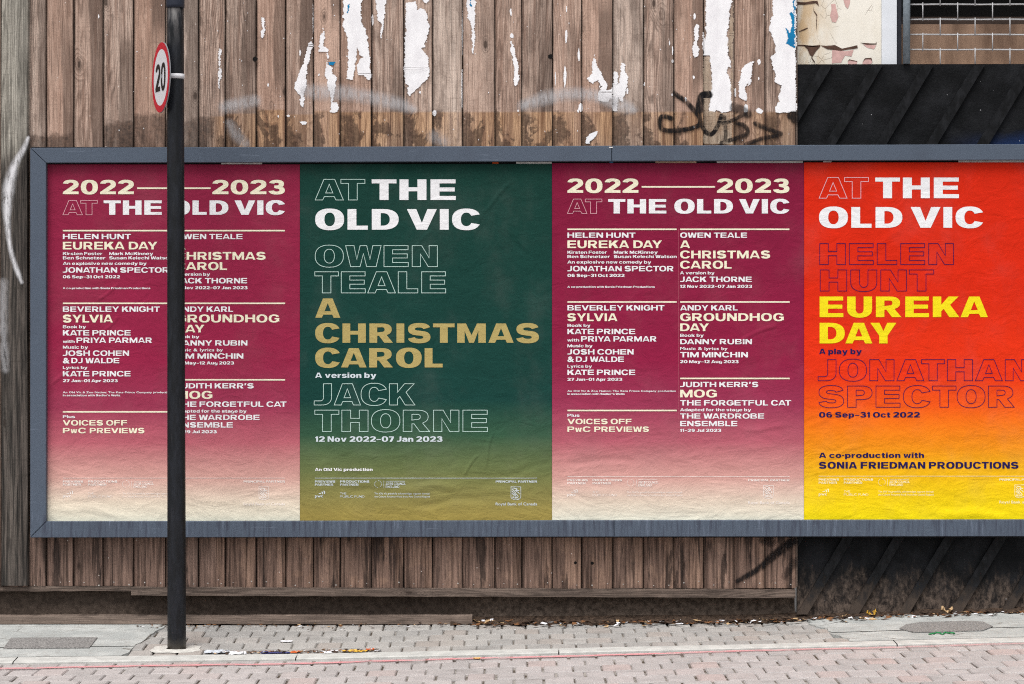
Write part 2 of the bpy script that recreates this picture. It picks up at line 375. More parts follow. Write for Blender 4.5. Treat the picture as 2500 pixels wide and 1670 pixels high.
# inspection covers
COVER = simple('dark_chequer_infill', (128, 126, 124), 0.9, 0.5, 140, bump=0.6)
def flat_poly(name, pts, dz, mt, label, cat, parent=None, th=0.004):
    "pts = (px, d) outline lying on the pavement"
    mb = MB(); top = [(X(a, d), -d, gz(X(a, d), d) + dz) for a, d in pts]
    mb.face(top); n = len(top)
    for i in range(n):
        j = (i + 1) % n; mb.face([(top[i][0], top[i][1], top[i][2] - th), (top[j][0], top[j][1], top[j][2] - th), top[j], top[i]])
    o = mb.build(name, mt, parent); return tag(o, label, cat)
flat_poly('inspection_cover', [(8, .545), (218, .545), (238, .33), (27, .33)], 0.010, COVER, 'dark grey rectangular inspection cover set in pale concrete left of the pole', 'manhole cover')
flat_poly('inspection_cover', [(2196, .42), (2230, .53), (2300, .54), (2400, .53), (2424, .43), (2400, .30), (2370, .27), (2250, .27), (2212, .32)], 0.010, COVER, 'grey rounded cover in pale concrete in front of the black hoarding', 'manhole cover')

# ------------------------------------------------------------------ timber fence
SEAM = [-940, -868, -795, -722, -648, -575, -500, -428, -352, -280, -205, -132, -66, 5, 69, 113, 180, 252, 326, 404, 485, 549.5, 625, 697, 765, 830, 907, 985.5, 1056, 1129, 1207.5, 1273, 1348, 1419, 1495, 1570, 1644, 1717, 1791, 1866, 1942]
BASE = [random.uniform(0.0, 0.005) for _ in SEAM]; RISE = [random.uniform(0.010, 0.017) for _ in SEAM]
SX = [X(s) for s in SEAM]
def fence_d(x):
    for i in range(len(SX) - 1):
        if SX[i] <= x < SX[i + 1]: return BASE[i] + RISE[i] * (x - SX[i]) / (SX[i + 1] - SX[i])
    return BASE[-2] + RISE[-2]
fence = root('timber_fence', (X(0), 0, 0), 'tall weathered brown timber board fence behind and around the billboard', 'fence')
TOPZ = Z(-520)
TIDE = {69: 332, 113: 326, 180: 372, 252: 297, 326: 280, 404: 291, 485: 286, 549.5: 279, 625: 270, 697: 281, 765: 272}
bd = MB()
for i in range(len(SX) - 1):
    if SEAM[i] == 5 and SEAM[i + 1] == 69: pass
    r1, r2 = random.random(), random.random()
    zbot = Z(1430 if SEAM[i] < 320 else 1436 + random.uniform(-1.5, 1.5))
    if SEAM[i] < 60: zbot = Z(1432)
    n = 46; gl = random.uniform(.0004, .0016)
    ph = random.uniform(0, 9); amp = random.uniform(.0006, .0018)
    def ed(z, s): return amp * math.sin(z * 2.3 + ph + s) + amp * .6 * math.sin(z * 7.1 + ph * 2 + s * 3)
    rows = []
    for k in range(n + 1):
        z = zbot + (TOPZ - zbot) * k / n
        xl = SX[i] + gl + abs(ed(z, 0)); xr = SX[i + 1] - abs(ed(z, 2)) * .6 - .0004
        row = []
        for uu in (0, .06, .35, .65, .94, 1.0):
            dpt = BASE[i] + RISE[i] * uu - (0.002 if uu in (0, 1.0) else 0)
            row.append(((xl + (xr - xl) * uu, -dpt, z), (r1, r2, uu, TIDE.get(SEAM[i], 275) / 400)))
        rows.append(row)
    for a, b_ in zip(rows, rows[1:]):
        for k in range(5):
            bd.face([a[k][0], a[k + 1][0], b_[k + 1][0], b_[k][0]], 0, [a[k][1], a[k + 1][1], b_[k + 1][1], b_[k][1]])
        pr, nr = a[5], b_[5]
        bd.face([pr[0], (pr[0][0], .012, pr[0][2]), (nr[0][0], .012, nr[0][2]), nr[0]], 0, (r1, r2, 1, 1))
    a = rows[0]; bd.face([(a[0][0][0], .012, zbot), (a[5][0][0], .012, zbot), a[5][0], a[0][0]], 0, (r1, r2, .5, 1))
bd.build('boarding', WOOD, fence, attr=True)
bk = MB(); bk.box((SX[0], 0.016, Z(1436)), (SX[-1], 0.05, TOPZ)); bk.build('backing', BLACK, fence)
# the broad grey post at the left, standing proud of the boards
ps = MB()
pr = [0, .03, .5, .97, 1.0]; pdp = [.028, .036, .04, .036, .028]
for (a, b_, zb_) in ((-66, -2, 1428), (6, 72, 1430)):
    col = (random.random(), random.random())
    zs = [Z(zb_, .04) + (TOPZ - Z(zb_, .04)) * k / 40 for k in range(41)]
    for z0, z1 in zip(zs, zs[1:]):
        for k in range(4):
            q = [(X(a) + (X(b_) - X(a)) * pr[kk] + .0016 * math.sin(zz * 3 + a), -pdp[kk], zz) for kk, zz in ((k, z0), (k + 1, z0), (k + 1, z1), (k, z1))]
            ps.face(q, 0, [(col[0], col[1], pr[kk], 1) for kk in (k, k + 1, k + 1, k)])
        for xx, kk in ((X(a), 0), (X(b_), 4)):
            w_ = .0016
            ps.face([(xx + w_ * math.sin(z0 * 3 + a), -pdp[kk], z0), (xx + w_ * math.sin(z0 * 3 + a), .01, z0), (xx + w_ * math.sin(z1 * 3 + a), .01, z1), (xx + w_ * math.sin(z1 * 3 + a), -pdp[kk], z1)], 0, (col[0], col[1], .5, 1))
    ps.face([(X(a), .01, zs[0]), (X(b_), .01, zs[0]), (X(b_), -.036, zs[0]), (X(a), -.036, zs[0])], 0, (col[0], col[1], .5, 1))
tag(ps.build('post', POSTW, fence, attr=True), 'broad grey-green weathered post beside the billboard')
def rail(name, px0, px1, pyt0, pyt1, pyb0, pyb1, d0, d1, mt, parent, n=24, seed=0):
    mb = MB(); rr = random.Random(seed); c = (rr.random(), rr.random(), .5, 1)
    tp = []; bt = []
    for i in range(n + 1):
        t = i / n; px = px0 + (px1 - px0) * t
        tp.append(P(px, pyt0 + (pyt1 - pyt0) * t + rr.uniform(-.7, .7), d1)); bt.append(P(px, pyb0 + (pyb1 - pyb0) * t + rr.uniform(-.7, .7), d1))
    for i in range(n):
        mb.face([bt[i], bt[i + 1], tp[i + 1], tp[i]], 0, c)
        bb = lambda p: (p[0], -d0, p[2])
        mb.face([tp[i], tp[i + 1], bb(tp[i + 1]), bb(tp[i])], 0, c); mb.face([bb(bt[i]), bb(bt[i + 1]), bt[i + 1], bt[i]], 0, c)
    for q in (0, n): mb.face([bt[q], tp[q], (tp[q][0], -d0, tp[q][2]), (bt[q][0], -d0, bt[q][2])], 0, c)
    return mb.build(name, mt, parent, attr=True)
rail('bottom_rail', -900, 321, 1434, 1431, 1446, 1443, -.03, 0.012, RAILW, fence, 40, 3)
rail('bottom_rail', 320, 1942, 1434, 1440, 1454, 1460, -.03, 0.036, RAILW, fence, 40, 4)
rail('gravel_board', -900, 1153, 1504, 1503, 1523.5, 1524, -.06, 0.03, RAILW, fence, 40, 5)
m, nt, b = mat('dark_rough_plinth', 0.95, 0.15); p = POS(nt)
n1 = NOI(nt, p, 40, 7, 0.7); c = MIX(nt, SS(nt, n1, .3, .7), lin((56, 48, 42)), lin((108, 95, 85)))
c = MIX(nt, SS(nt, SEP(nt, p)[0], X(1100), X(1200), 0.55, 0.0), c, lin((52, 44, 39)))
nt.links.new(c, b.inputs['Base Color']); BUMP(nt, b, n1, 0.9, 0.012); PLINTH = m
pl = MB(); n = 60
zs = [Z(1425), Z(1470), Z(1500), Z(1540)]
for i in range(n):
    x0, x1 = [SX[0] + (SX[-1] - SX[0]) * k / n for k in (i, i + 1)]
    for a, b_, ya, yb in ((zs[1], zs[0], .035, .04), (zs[2], zs[1], .022, .035), (zs[3], zs[2], -.01, .022)):
        pl.face([(x0, ya, a), (x1, ya, a), (x1, yb, b_), (x0, yb, b_)], smooth=True)
pl.build('plinth', PLINTH, fence)
hm = MB()
def disc(mb, c, r, n=14, yo=0.0, m=0, ax=1.0, rag=0.0):
    pts = [(c[0] + r * ax * (1 + random.uniform(-rag, rag)) * math.cos(2 * math.pi * k / n), c[1] + yo, c[2] + r * (1 + random.uniform(-rag, rag)) * math.sin(2 * math.pi * k / n)) for k in range(n)]
    mb.face(pts, m)
for (px, py, r) in ((623, 144, 6.0), (1344, 138, 6.0), (1405, 1374, 3.5), (1446, 1375, 4.0)):
    q = MB(); p_ = P(px, py, fence_d(X(px)) + .0012); disc(q, p_, r * S, rag=.12); q.build('bolt_hole', BLACK, fence)
NAIL = simple('nail_heads', (188, 184, 178), 0.5, 0.2, 60)
for i in range(len(SEAM) - 1):
    if SEAM[i] < 69: continue
    for t in (.35, .85):
        if random.random() < .85:
            px = SEAM[i] + (SEAM[i + 1] - SEAM[i]) * t; p_ = P(px, 1424 + random.uniform(-5, 6), fence_d(X(px)) + .0015); nl = MB(); disc(nl, p_, random.uniform(.0018, .0032), 8, rag=.3); nl.build('nail_head', NAIL, fence)

# ------------------------------------------------------------------ decals that follow the boards: torn paper, paint
PAPER = []
def paper_mat(name, c, c2):
    m, nt, b = mat(name, 0.9, 0.15); p = POS(nt)
    n = NOI(nt, SCL(nt, p, (18, 1, 9)), 1, 6, 0.6); f = NOI(nt, p, 220, 3)
    col = MIX(nt, SS(nt, n, .35, .75), lin(c), lin(c2)); v = M(nt, 'MULTIPLY_ADD', f, .25, .88)
    nt.links.new(MIX(nt, 1.0, col, COMB(nt, v, v, v), 'MULTIPLY'), b.inputs['Base Color']); BUMP(nt, b, n, .5, .004); return m
WPAPER = paper_mat('torn_white_paper', (242, 241, 243), (228, 226, 229))
BLUEP = paper_mat('torn_blue_print', (22, 128, 176), (30, 110, 160))
GREYP = paper_mat('paste_residue', (196, 178, 158), (166, 142, 120))
_nt = GREYP.node_tree; _n = NOI(_nt, SCL(_nt, POS(_nt), (60, 1, 5)), 1, 6, .65)
_nt.links.new(SS(_nt, _n, .3, .62, .2, .8), _nt.nodes['Principled BSDF'].inputs['Alpha'])
def scan_fill(mb, poly, depth, lift, step=0.0016, jit=1.4, m=0, seed=1):
    "rows between outline crossings, edges roughened like a tear; poly in photo px"
    rr = random.Random(seed); ys = [q[1] for q in poly]; py = min(ys); st = step / S; jl = 0; hist = {}
    while py < max(ys):
        ym = py + st / 2; xs = []
        for (x0, y0), (x1, y1) in zip(poly, poly[1:] + poly[:1]):
            if (y0 <= ym < y1) or (y1 <= ym < y0): xs.append(x0 + (x1 - x0) * (ym - y0) / (y1 - y0))
        xs.sort()
        for k in range(0, len(xs) - 1, 2):
            for e in (k, k + 1): hist[e] = hist.get(e, 0) * .72 + rr.uniform(-jit, jit)
            a, b_ = xs[k] + hist[k], xs[k + 1] + hist[k + 1]
            if b_ - a < .3: continue
            cuts = [a] + [s for s in SEAM if a + .3 < s < b_ - .3] + [b_]
            for c0, c1 in zip(cuts, cuts[1:]):
                e0, e1 = X(c0) + (.0005 if c0 != a else 0), X(c1) - (.0012 if c1 != b_ else 0)
                d0 = depth(e0 + 1e-5) + lift; d1 = depth(e1 - 1e-5) + lift
                zt, zb_ = Z(py), Z(py + st)
                mb.face([(e0, -d0, zb_), (e1, -d1, zb_), (e1, -d1, zt), (e0, -d0, zt)], m)
        py += st
    return mb
def rag(poly, n=5, amp=2.2, seed=0):
    rr = random.Random(seed); out = []
    for (x0, y0), (x1, y1) in zip(poly, poly[1:] + poly[:1]):
        L = math.hypot(x1 - x0, y1 - y0); k = max(1, int(L / 9))
        for i in range(k):
            t = i / k; out.append((x0 + (x1 - x0) * t + (rr.uniform(-amp, amp) if i else 0), y0 + (y1 - y0) * t + (rr.uniform(-amp, amp) if i else 0)))
    return out
def r2(pts): return [(700 + x / 2.931, y / 2.931) for x, y in pts]     # measured on enlarged crops
def r1(pts): return [(x / 2.931, y / 2.931) for x, y in pts]
def r3(pts): return [(1400 + x / 3.913, y / 3.913) for x, y in pts]
GT = 'torn paper left on the fence'
def scrap(label, poly, extra=(), lift=0.003, name='torn_poster'):
    mb = scan_fill(MB(), rag(poly, seed=len(poly)), fence_d, lift, seed=len(label))
    for (pl_, mi) in extra: scan_fill(mb, rag(pl_, amp=1, seed=9), fence_d, lift + .0007 * mi, m=mi, seed=mi + 3)
    return tag(mb.build(name, [WPAPER, BLUEP, GREYP]), label, 'paper scrap', GT)
EXT = -380
scrap('long diagonal streak of torn white paper left of centre, pointed at its foot', r2([(188,270),(186,350),(165,420),(150,500),(140,590),(128,680),(120,770),(105,765),(95,690),(60,630),(70,570),(95,500),(130,420),(150,340)]))
scrap('narrow torn white paper with a blue tab, dropping to a square foot', r2([(262,200),(272,260),(270,330),(305,355),(298,410),(300,470),(330,490),(330,530),(360,555),(350,640),(335,710),(330,735),(366,735),(366,803),(310,805),(318,735),(316,690),(300,640),(290,570),(275,500),(285,430),(290,375),(225,372),(240,290)]), [(r2([(302,447),(358,445),(335,470),(305,468)]), 1)])
scrap('broad white paper strip from the top edge, splitting into two ragged legs', r2([(408,EXT),(545,EXT),(535,160),(575,240),(585,320),(598,420),(604,560),(590,580),(545,540),(510,540),(505,470),(525,430),(545,410),(520,390),(505,340),(500,430),(480,520),(470,575),(432,565),(440,450),(432,250),(408,200)]), [(r2([(437,40),(455,25),(440,100),(432,95)]), 1)])
scrap('white paper sliver between two boards tapering down from the top edge', r2([(625,EXT),(712,EXT),(705,60),(700,130),(690,220),(678,285),(670,260),(678,170),(655,150),(640,60)]))
scrap('largest white paper block on one board in the middle of the fence', r2([(850,20),(925,10),(930,80),(955,60),(985,70),(1005,110),(1020,180),(1005,260),(990,340),(960,345),(990,380),(1015,430),(1020,550),(975,590),(955,620),(915,650),(880,690),(865,670),(870,610),(845,595)]))
scrap('small torn white paper hanging at the top edge above the largest block', r2([(935,EXT),(1015,EXT),(1020,10),(1000,28),(985,20),(960,-10)]))
scrap('thin white paper drip from the top edge with a blue ink stroke', r2([(1285,EXT),(1355,EXT),(1350,70),(1345,180),(1348,280),(1338,385),(1322,380),(1325,280),(1320,160),(1295,130)]), [(r2([(1312,-60),(1326,-60),(1322,50),(1312,45)]), 1)])
scrap('slender white paper strip on one board, second right of the blue ink drip', r2([(1598,300),(1610,295),(1630,350),(1650,430),(1665,570),(1640,625),(1625,600),(1630,500),(1615,400)]))
scrap('white torn paper shaped like a lightning bolt, left of the black tag', r2([(2200,390),(2215,470),(2255,540),(2285,590),(2290,650),(2325,640),(2325,700),(2300,730),(2230,720),(2225,690),(2240,650),(2255,620),(2225,570),(2190,600),(2150,560),(2185,530),(2180,450)]))
scrap('white torn paper with two prongs beside the lightning bolt scrap', r3([(385,680),(410,690),(425,740),(420,810),(440,790),(445,720),(460,600),(490,620),(495,680),(520,740),(510,830),(490,900),(470,985),(430,930),(420,1000),(415,1065),(375,1060),(372,900),(382,800)]))
scrap('small upright paper strip left of the tall white paper', r3([(1165,230),(1192,240),(1195,350),(1185,430),(1195,540),(1160,555),(1140,530),(1145,430),(1155,320)]))
scrap('tall wide white paper from the top edge down to the black tag', r3([(1268,EXT),(1520,EXT),(1510,20),(1490,90),(1490,200),(1465,310),(1470,420),(1480,560),(1508,600),(1500,650),(1470,640),(1462,700),(1490,760),(1508,900),(1505,1060),(1420,1080),(1360,1050),(1350,1075),(1290,1070),(1295,1010),(1310,930),(1320,800),(1310,660),(1300,530),(1240,530),(1232,280),(1265,390),(1262,200)]), [(r3([(1508,80),(1520,60),(1520,1060),(1505,950),(1500,700),(1510,600),(1478,500),(1475,350),(1490,250)]), 2), (r3([(1240,545),(1298,545),(1312,700),(1318,800),(1305,930),(1292,1060),(1400,1082),(1515,1080),(1515,1380),(1245,1380),(1236,1000)]), 2)], lift=.0032)
scrap('curved white paper flake on the board right of the tall white paper', r3([(1680,595),(1722,590),(1700,680),(1690,800),(1668,830),(1665,790),(1635,850),(1655,930),(1650,965),(1610,950),(1580,930),(1575,860),(1590,740),(1620,640)]))
scrap('ragged white paper with blue print along the right end of the fence', r3([(1910,EXT),(2120,EXT),(2124,1072),(1925,1075),(1940,985),(1965,975),(1970,870),(1985,820),(1950,800),(1920,780),(1925,700),(1900,640),(1890,540),(1925,510),(1920,430),(1895,330),(1870,290),(1885,190),(1905,90)]), [(r3([(2085,-60),(2112,-60),(2105,470),(2070,440),(2030,420),(2045,370),(2025,270),(2065,320),(2085,240),(2060,150),(2078,110),(2108,170)]), 1)], lift=.0032)
scrap('pale wedge of paper lying aslant just above the billboard rail', r2([(2140,1000),(2150,980),(2200,945),(2225,935),(2215,975),(2160,1030),(2135,1030)]))
scrap('thin pale paper streak on the board right of the street pole', r1([(1572,350),(1588,360),(1580,450),(1590,540),(1575,590),(1568,640),(1562,620),(1568,560),(1568,450)]))
scrap('short white paper strip above and right of the left bolt hole', r1([(1872,125),(1893,130),(1895,250),(1880,275),(1872,260)]))
fk = MB()
def fleck(px, py, sx, sy, seed):
    rr = random.Random(seed); n = 7
    poly = [(px + sx * math.cos(2 * math.pi * k / n) * rr.uniform(.6, 1.1), py + sy * math.sin(2 * math.pi * k / n) * rr.uniform(.6, 1.1)) for k in range(n)]
    scan_fill(fk, poly, fence_d, .0014, jit=.4, seed=seed)
for i, (a, b_, c, e) in enumerate([(242,41,2,6),(541,172,1.4,6),(655,208,2.5,6),(680,285,2,4),(705,283,5,4),(741,300,10,5),(733,130,2.5,9),(779,183,3,4),(1026,226,3,4),(1061,276,6,9),(1129,80,1.5,60),(1128,215,1.5,60),(910,50,3,17),(1247,30,3,12),(1250,88,6,7),(1265,271,3,4),(1382,88,4,22),(1379,185,4,34),(1383,23,2,9),(1356,190,1.5,20),(1413,135,3,17),(1418,262,7,13),(1411,272,3,5),(1634,106,2,9),(1641,125,1.5,12),(1695,41,4,9),(1693,190,3,5),(1852,152,5,8),(1852,192,2,5),(1820,265,7,14),(1854,272,10,8),(1795,226,3,16),(1674,243,3,6),(1693,311,4,3),(1573,205,2,6),(1641,150,3,4),(1531,222,3,8),(1640,232,2,4),(1464,212,2,3),(765,50,1.4,40)]): fleck(a, b_, c, e, i)
for i in range(110): fleck(random.uniform(255, 1935), random.uniform(-60, 350), random.uniform(.6, 1.5), random.uniform(.8, 2.4), 100 + i)
tag(fk.build('paper_flecks', WPAPER), 'small white flecks of torn paper scattered over the fence boards', 'paper scraps', kind='stuff')

def spray_mat(name, c, dens, grain):
    m, nt, b = mat(name, 0.8, 0.2); b.inputs['Base Color'].default_value = lin(c)
    a = SEP(nt, ATTR(nt))[0]; p = POS(nt)
    n = NOI(nt, SCL(nt, p, (70, 1, 16)), 1, 5, 0.65)
    al = M(nt, 'MULTIPLY', M(nt, 'MULTIPLY', a, dens), SS(nt, n, 0.5 - grain, 0.5 + grain * .35))
    nt.links.new(al, b.inputs['Alpha']); return m
def spray(name, strokes, mt, label, cat, depth=fence_d, lift=.0052, cell=.0045, soft=.85, group=None):
    "strokes: list of ([(px,py,halfwidth px)...], strength)"
    segs = []; mb = MB()
    for pts, st in strokes:
        fine = []
        for i in range(len(pts) - 1):     # catmull-rom
            p0, p1, p2, p3 = pts[max(i - 1, 0)], pts[i], pts[i + 1], pts[min(i + 2, len(pts) - 1)]
            for k in range(8):
                t = k / 8
                fine.append(tuple(.5 * (2 * p1[j] + (p2[j] - p0[j]) * t + (2 * p0[j] - 5 * p1[j] + 4 * p2[j] - p3[j]) * t * t + (3 * p1[j] - p0[j] - 3 * p2[j] + p3[j]) * t ** 3) for j in range(3)))
        fine.append(pts[-1]); segs += [(a, b_, st) for a, b_ in zip(fine, fine[1:])]
    def al(px, py):
        best = 0
        for a, b_, st in segs:
            mw = max(a[2], b_[2]) * 1.6
            if px < min(a[0], b_[0]) - mw or px > max(a[0], b_[0]) + mw or py < min(a[1], b_[1]) - mw or py > max(a[1], b_[1]) + mw: continue
            dx, dy = b_[0] - a[0], b_[1] - a[1]; L = dx * dx + dy * dy
            t = max(0, min(1, ((px - a[0]) * dx + (py - a[1]) * dy) / L)) if L else 0
            r = math.hypot(px - a[0] - dx * t, py - a[1] - dy * t) / (a[2] + (b_[2] - a[2]) * t)
            v = 1 - max(0, (r - (1 - soft)) / (2 * soft)); v = max(0, min(1, v)); best = max(best, v * v * (3 - 2 * v) * st)
        return best
    c = cell / S; xs = [q[0] for s in segs for q in s[:2]]; ys = [q[1] for s in segs for q in s[:2]]; mw = max(q[2] for s in segs for q in s[:2]) * 1.7
    nx = int((max(xs) - min(xs) + 2 * mw) / c) + 1; ny = int((max(ys) - min(ys) + 2 * mw) / c) + 1; ox, oy = min(xs) - mw, min(ys) - mw
    A = [[al(ox + i * c, oy + j * c) for i in range(nx + 1)] for j in range(ny + 1)]
    for j in range(ny):
        for i in range(nx):
            v = (A[j + 1][i], A[j + 1][i + 1], A[j][i + 1], A[j][i])
            if max(v) < .01: continue
            pa, pb = ox + i * c, ox + (i + 1) * c
            xa, xb = X(pa), X(pb); xm = (xa + xb) / 2; da = depth(xm) + lift
            zt, zb_ = Z(oy + j * c), Z(oy + (j + 1) * c)
            mb.face([(xa, -da, zb_), (xb, -da, zb_), (xb, -da, zt), (xa, -da, zt)], 0, [(q, 0, 0, 1) for q in v])
    return tag(mb.build(name, mt, attr=True), label, cat, group)
BSPRAY = spray_mat('black_marker_paint', (20, 18, 20), 1.2, 0.3)
WSPRAY = spray_mat('white_spray_paint', (224, 223, 226), 1.0, 0.26)
WSPRAY2 = spray_mat('thin_white_spray', (206, 204, 206), 0.62, 0.32)
def t3(pts, w): return [(1400 + x / 3.913, y / 3.913, ww if (ww := w) else w) for x, y in pts]
spray('graffiti_tag', [(t3([(965,890),(1000,920),(1060,960),(1110,1010),(1160,1070),(1200,1120),(1205,1180),(1165,1215),(1060,1240),(940,1252),(850,1240),(825,1190),(830,1130),(870,1115),(935,1135)], 5.5), .85),
    (t3([(1300,905),(1250,905),(1205,950),(1195,1030),(1200,1110),(1220,1190),(1260,1260),(1310,1285),(1350,1250),(1385,1180),(1410,1110)], 5.2), .8), (t3([(1295,905),(1225,920),(1200,1010),(1200,1060)], 8.5), .95),
    (t3([(1440,1120),(1445,1200),(1450,1290),(1440,1360)], 4.2), .55), (t3([(1425,1180),(1500,1160),(1580,1120),(1640,1090)], 4.5), .75),
    (t3([(1560,1180),(1620,1195),(1660,1240),(1650,1280),(1560,1320),(1470,1350),(1410,1370)], 4.8), .75),
    (t3([(1730,1180),(1790,1215),(1870,1240),(1940,1265),(1980,1280),(1930,1300),(1800,1325),(1700,1360),(1640,1380)], 4.6), .72), (t3([(1740,1185),(1810,1215),(1960,1275)], 6), .5),
    (t3([(1530,1030),(1600,1050),(1660,1090)], 11), .5), (t3([(2070,1110),(2110,1100),(2110,1150)], 9), .7)],
    BSPRAY, 'looping black graffiti tag sprayed low on the boards above the billboard', 'graffiti', soft=.25, cell=.0026, lift=.0052)
spray('graffiti_tag', [([(1800,1418,5),(1850,1388,7),(1890,1355,9),(1935,1320,10)], .8), ([(1915,1405,8),(1940,1370,9)], .4), ([(1862,1318,10),(1880,1322,12)], .5)], BSPRAY, 'faint black paint stroke on the boards under the billboard, by the black hoarding', 'graffiti', soft=.5)
spray('spray_mark', [([(745,222,12),(790,226,16),(850,228,15),(890,236,14),(940,246,14),(985,258,13),(1010,268,8)], .85)], WSPRAY2, 'soft white spray streak below the torn papers left of centre', 'graffiti', group=None)
spray('spray_mark', [([(1275,258,10),(1310,246,13),(1350,236,14),(1400,230,13),(1460,236,13),(1520,258,14),(1545,268,9)], .9)], WSPRAY2, 'soft white spray arch at the right of the fence under the lightning bolt paper', 'graffiti')
spray('spray_mark', [([(550,262,12),(585,254,13),(625,246,11)], .9)], WSPRAY2, 'short white spray smear on the board right of the street pole', 'graffiti')
spray('spray_mark', [([(560,300,8),(575,325,12),(600,352,10)], .6), ([(1060,335,14),(1085,348,12)], .5)], WSPRAY2, 'hazy white overspray just above the top rail right of the pole', 'graffiti')
spray('spray_mark', [([(73,338,3),(62,365,5),(45,395,6.5),(32,430,9),(24,475,10),(22,530,6.5),(26,580,4.5),(34,625,4),(46,660,4.5),(58,690,3)], 1.0), ([(14,690,8),(12,800,9),(18,900,8)], .35)], WSPRAY, 'white spray painted arc on the grey post left of the billboard', 'graffiti', depth=lambda x: .041, lift=.002, soft=1.0)

# ------------------------------------------------------------------ black hoarding at the right
m, nt, b = mat('black_hoarding_paint', 0.7, 0.12); p = POS(nt); s = SEP(nt, p)
n1 = NOI(nt, SCL(nt, p, (6, 1, 6)), 1, 6, 0.65); n2 = NOI(nt, SCL(nt, p, (40, 1, 24)), 1, 8, 0.74, .3)
c = MIX(nt, SS(nt, n1, .38, .75), lin((14, 15, 17)), lin((34, 35, 38)))
c = MIX(nt, SS(nt, NOI(nt, SCL(nt, p, (3, 1, 40)), 1, 5, .7), .6, .78, 0, .5), c, lin((48, 49, 52)))
zr = M(nt, 'ADD', s[2], M(nt, 'MULTIPLY_ADD', NOI(nt, SCL(nt, p, (20, 1, 7)), 1, 7, .72), .5, -.25))
c = MIX(nt, SS(nt, zr, Z(1380), Z(1490), 0, .9), c, MIX(nt, SS(nt, n2, .36, .66), lin((36, 31, 29)), lin((112, 98, 88))))
blue = M(nt, 'MULTIPLY', SS(nt, M(nt, 'ADD', s[0], M(nt, 'MULTIPLY', n1, .5)), X(2420), X(2720)), M(nt, 'MULTIPLY', SS(nt, M(nt, 'ADD', s[2], M(nt, 'MULTIPLY', n1, .15)), Z(270), Z(345)), SS(nt, s[2], Z(420), Z(350))))
c = MIX(nt, M(nt, 'MULTIPLY', blue, .9), c, lin((28, 66, 128)))
fv = VOR(nt, p, 20.0); fl = M(nt, 'MULTIPLY', M(nt, 'LESS_THAN', fv['Distance'], .05), M(nt, 'GREATER_THAN', SEP(nt, fv['Color'])[1], .86))
c = MIX(nt, M(nt, 'MULTIPLY', fl, .6), c, lin((180, 180, 182)))
nt.links.new(c, b.inputs['Base Color']); BUMP(nt, b, M(nt, 'ADD', n2, NOI(nt, p, 90, 5, .7)), .5, .006); BLK = m
m, nt, b = mat('black_batten_paint', 0.62, 0.15); p = POS(nt); s = SEP(nt, p); n2 = NOI(nt, SCL(nt, p, (30, 1, 16)), 1, 6, 0.66)
c = MIX(nt, SS(nt, n2, .36, .7), lin((10, 11, 13)), lin((32, 33, 36)))
c = MIX(nt, SS(nt, M(nt, 'ADD', s[2], M(nt, 'MULTIPLY_ADD', n2, .3, -.15)), Z(1410), Z(1500), 0, .8), c, lin((84, 73, 65)))
nt.links.new(c, b.inputs['Base Color']); BUMP(nt, b, n2, .4, .004); BAT = m
hoard = root('black_hoarding', (X(1947), 0, 0), 'low black painted hoarding with slanted battens at the right end', 'fence')
HX1 = 3300
hb = MB()
def hbase(px): return gz(X(px), 0) + .012
q = [P(1947, 157)] + [(X(1947), 0, hbase(1947) - .05)] + [(X(px), 0, hbase(px) - .01) for px in (1990, 2100, 2300, 2500, 2900, HX1)] + [P(HX1, 155)]
hb.prism([tuple(v) for v in q], .04); hb.build('panel', BLK, hoard)
wpx = 27
for k in range(-1, 14):
    c0 = 2225 + 124 * k
    top = 159; bot = 1500
    x_t, x_b = c0 - .6 * top, c0 - .6 * bot
    ya, yb = top, bot
    if x_b < 1930: yb = (c0 - 1949) / .6; x_b = 1949 - 100
    if x_t > HX1 - 40: ya = (c0 - HX1 + 40) / .6; x_t = HX1 - 40
    jw = wpx + random.uniform(-2, 2)
    foot = [(x_b, yb), (x_b + jw, yb)] if x_b > 1900 else [(1949, yb), (1949, min(bot, yb + jw / .6))]
    bt = MB(); bt.prism([tuple(P(a, y_, .018)) for a, y_ in foot + [(x_t + jw, ya), (x_t, ya)]], .0175)
    bt.build('batten', BAT, hoard)
# narrow timber edge strip between the fence and the hoarding
rail('edge_strip', 1943, 1947, -520, -520, 1434, 1434, -.03, .012, RAILW, fence, 1, 8)

# ------------------------------------------------------------------ painted masonry wall and caged window above the hoarding
m, nt, b = mat('cream_flaking_paint', 0.75, 0.25); p = POS(nt); n1 = NOI(nt, SCL(nt, p, (5, 1, 3)), 1, 6, .6)
s = SEP(nt, p)
c = MIX(nt, SS(nt, n1, .35, .7), lin((238, 233, 222)), lin((222, 215, 200)))
c = MIX(nt, M(nt, 'MULTIPLY', SS(nt, s[0], X(2060), X(1947)), SS(nt, NOI(nt, SCL(nt, p, (12, 1, 5)), 1, 5, .6), .35, .6)), c, lin((206, 176, 136)))
ck = VOR(nt, SCL(nt, p, (1, 1, 1), None), 17.0, 'DISTANCE_TO_EDGE')['Distance']
cm = M(nt, 'MULTIPLY', SS(nt, ck, .022, .006), SS(nt, NOI(nt, p, 7, 3), .56, .62))
c = MIX(nt, M(nt, 'MULTIPLY', cm, .5), c, lin((128, 110, 92)))
nt.links.new(c, b.inputs['Base Color']); BUMP(nt, b, M(nt, 'SUBTRACT', n1, M(nt, 'MULTIPLY', cm, .4)), .5, .006); CREAM = m
PINK = simple('pink_undercoat', (206, 168, 162), 0.9, 0.12, 40)
BROWNCRACK = simple('crack_shadow_grime', (84, 62, 52), 0.95, 0.3, 40)
TRIM = simple('white_trim_paint', (222, 226, 232), 0.6, 0.04, 12)
WD = -0.045
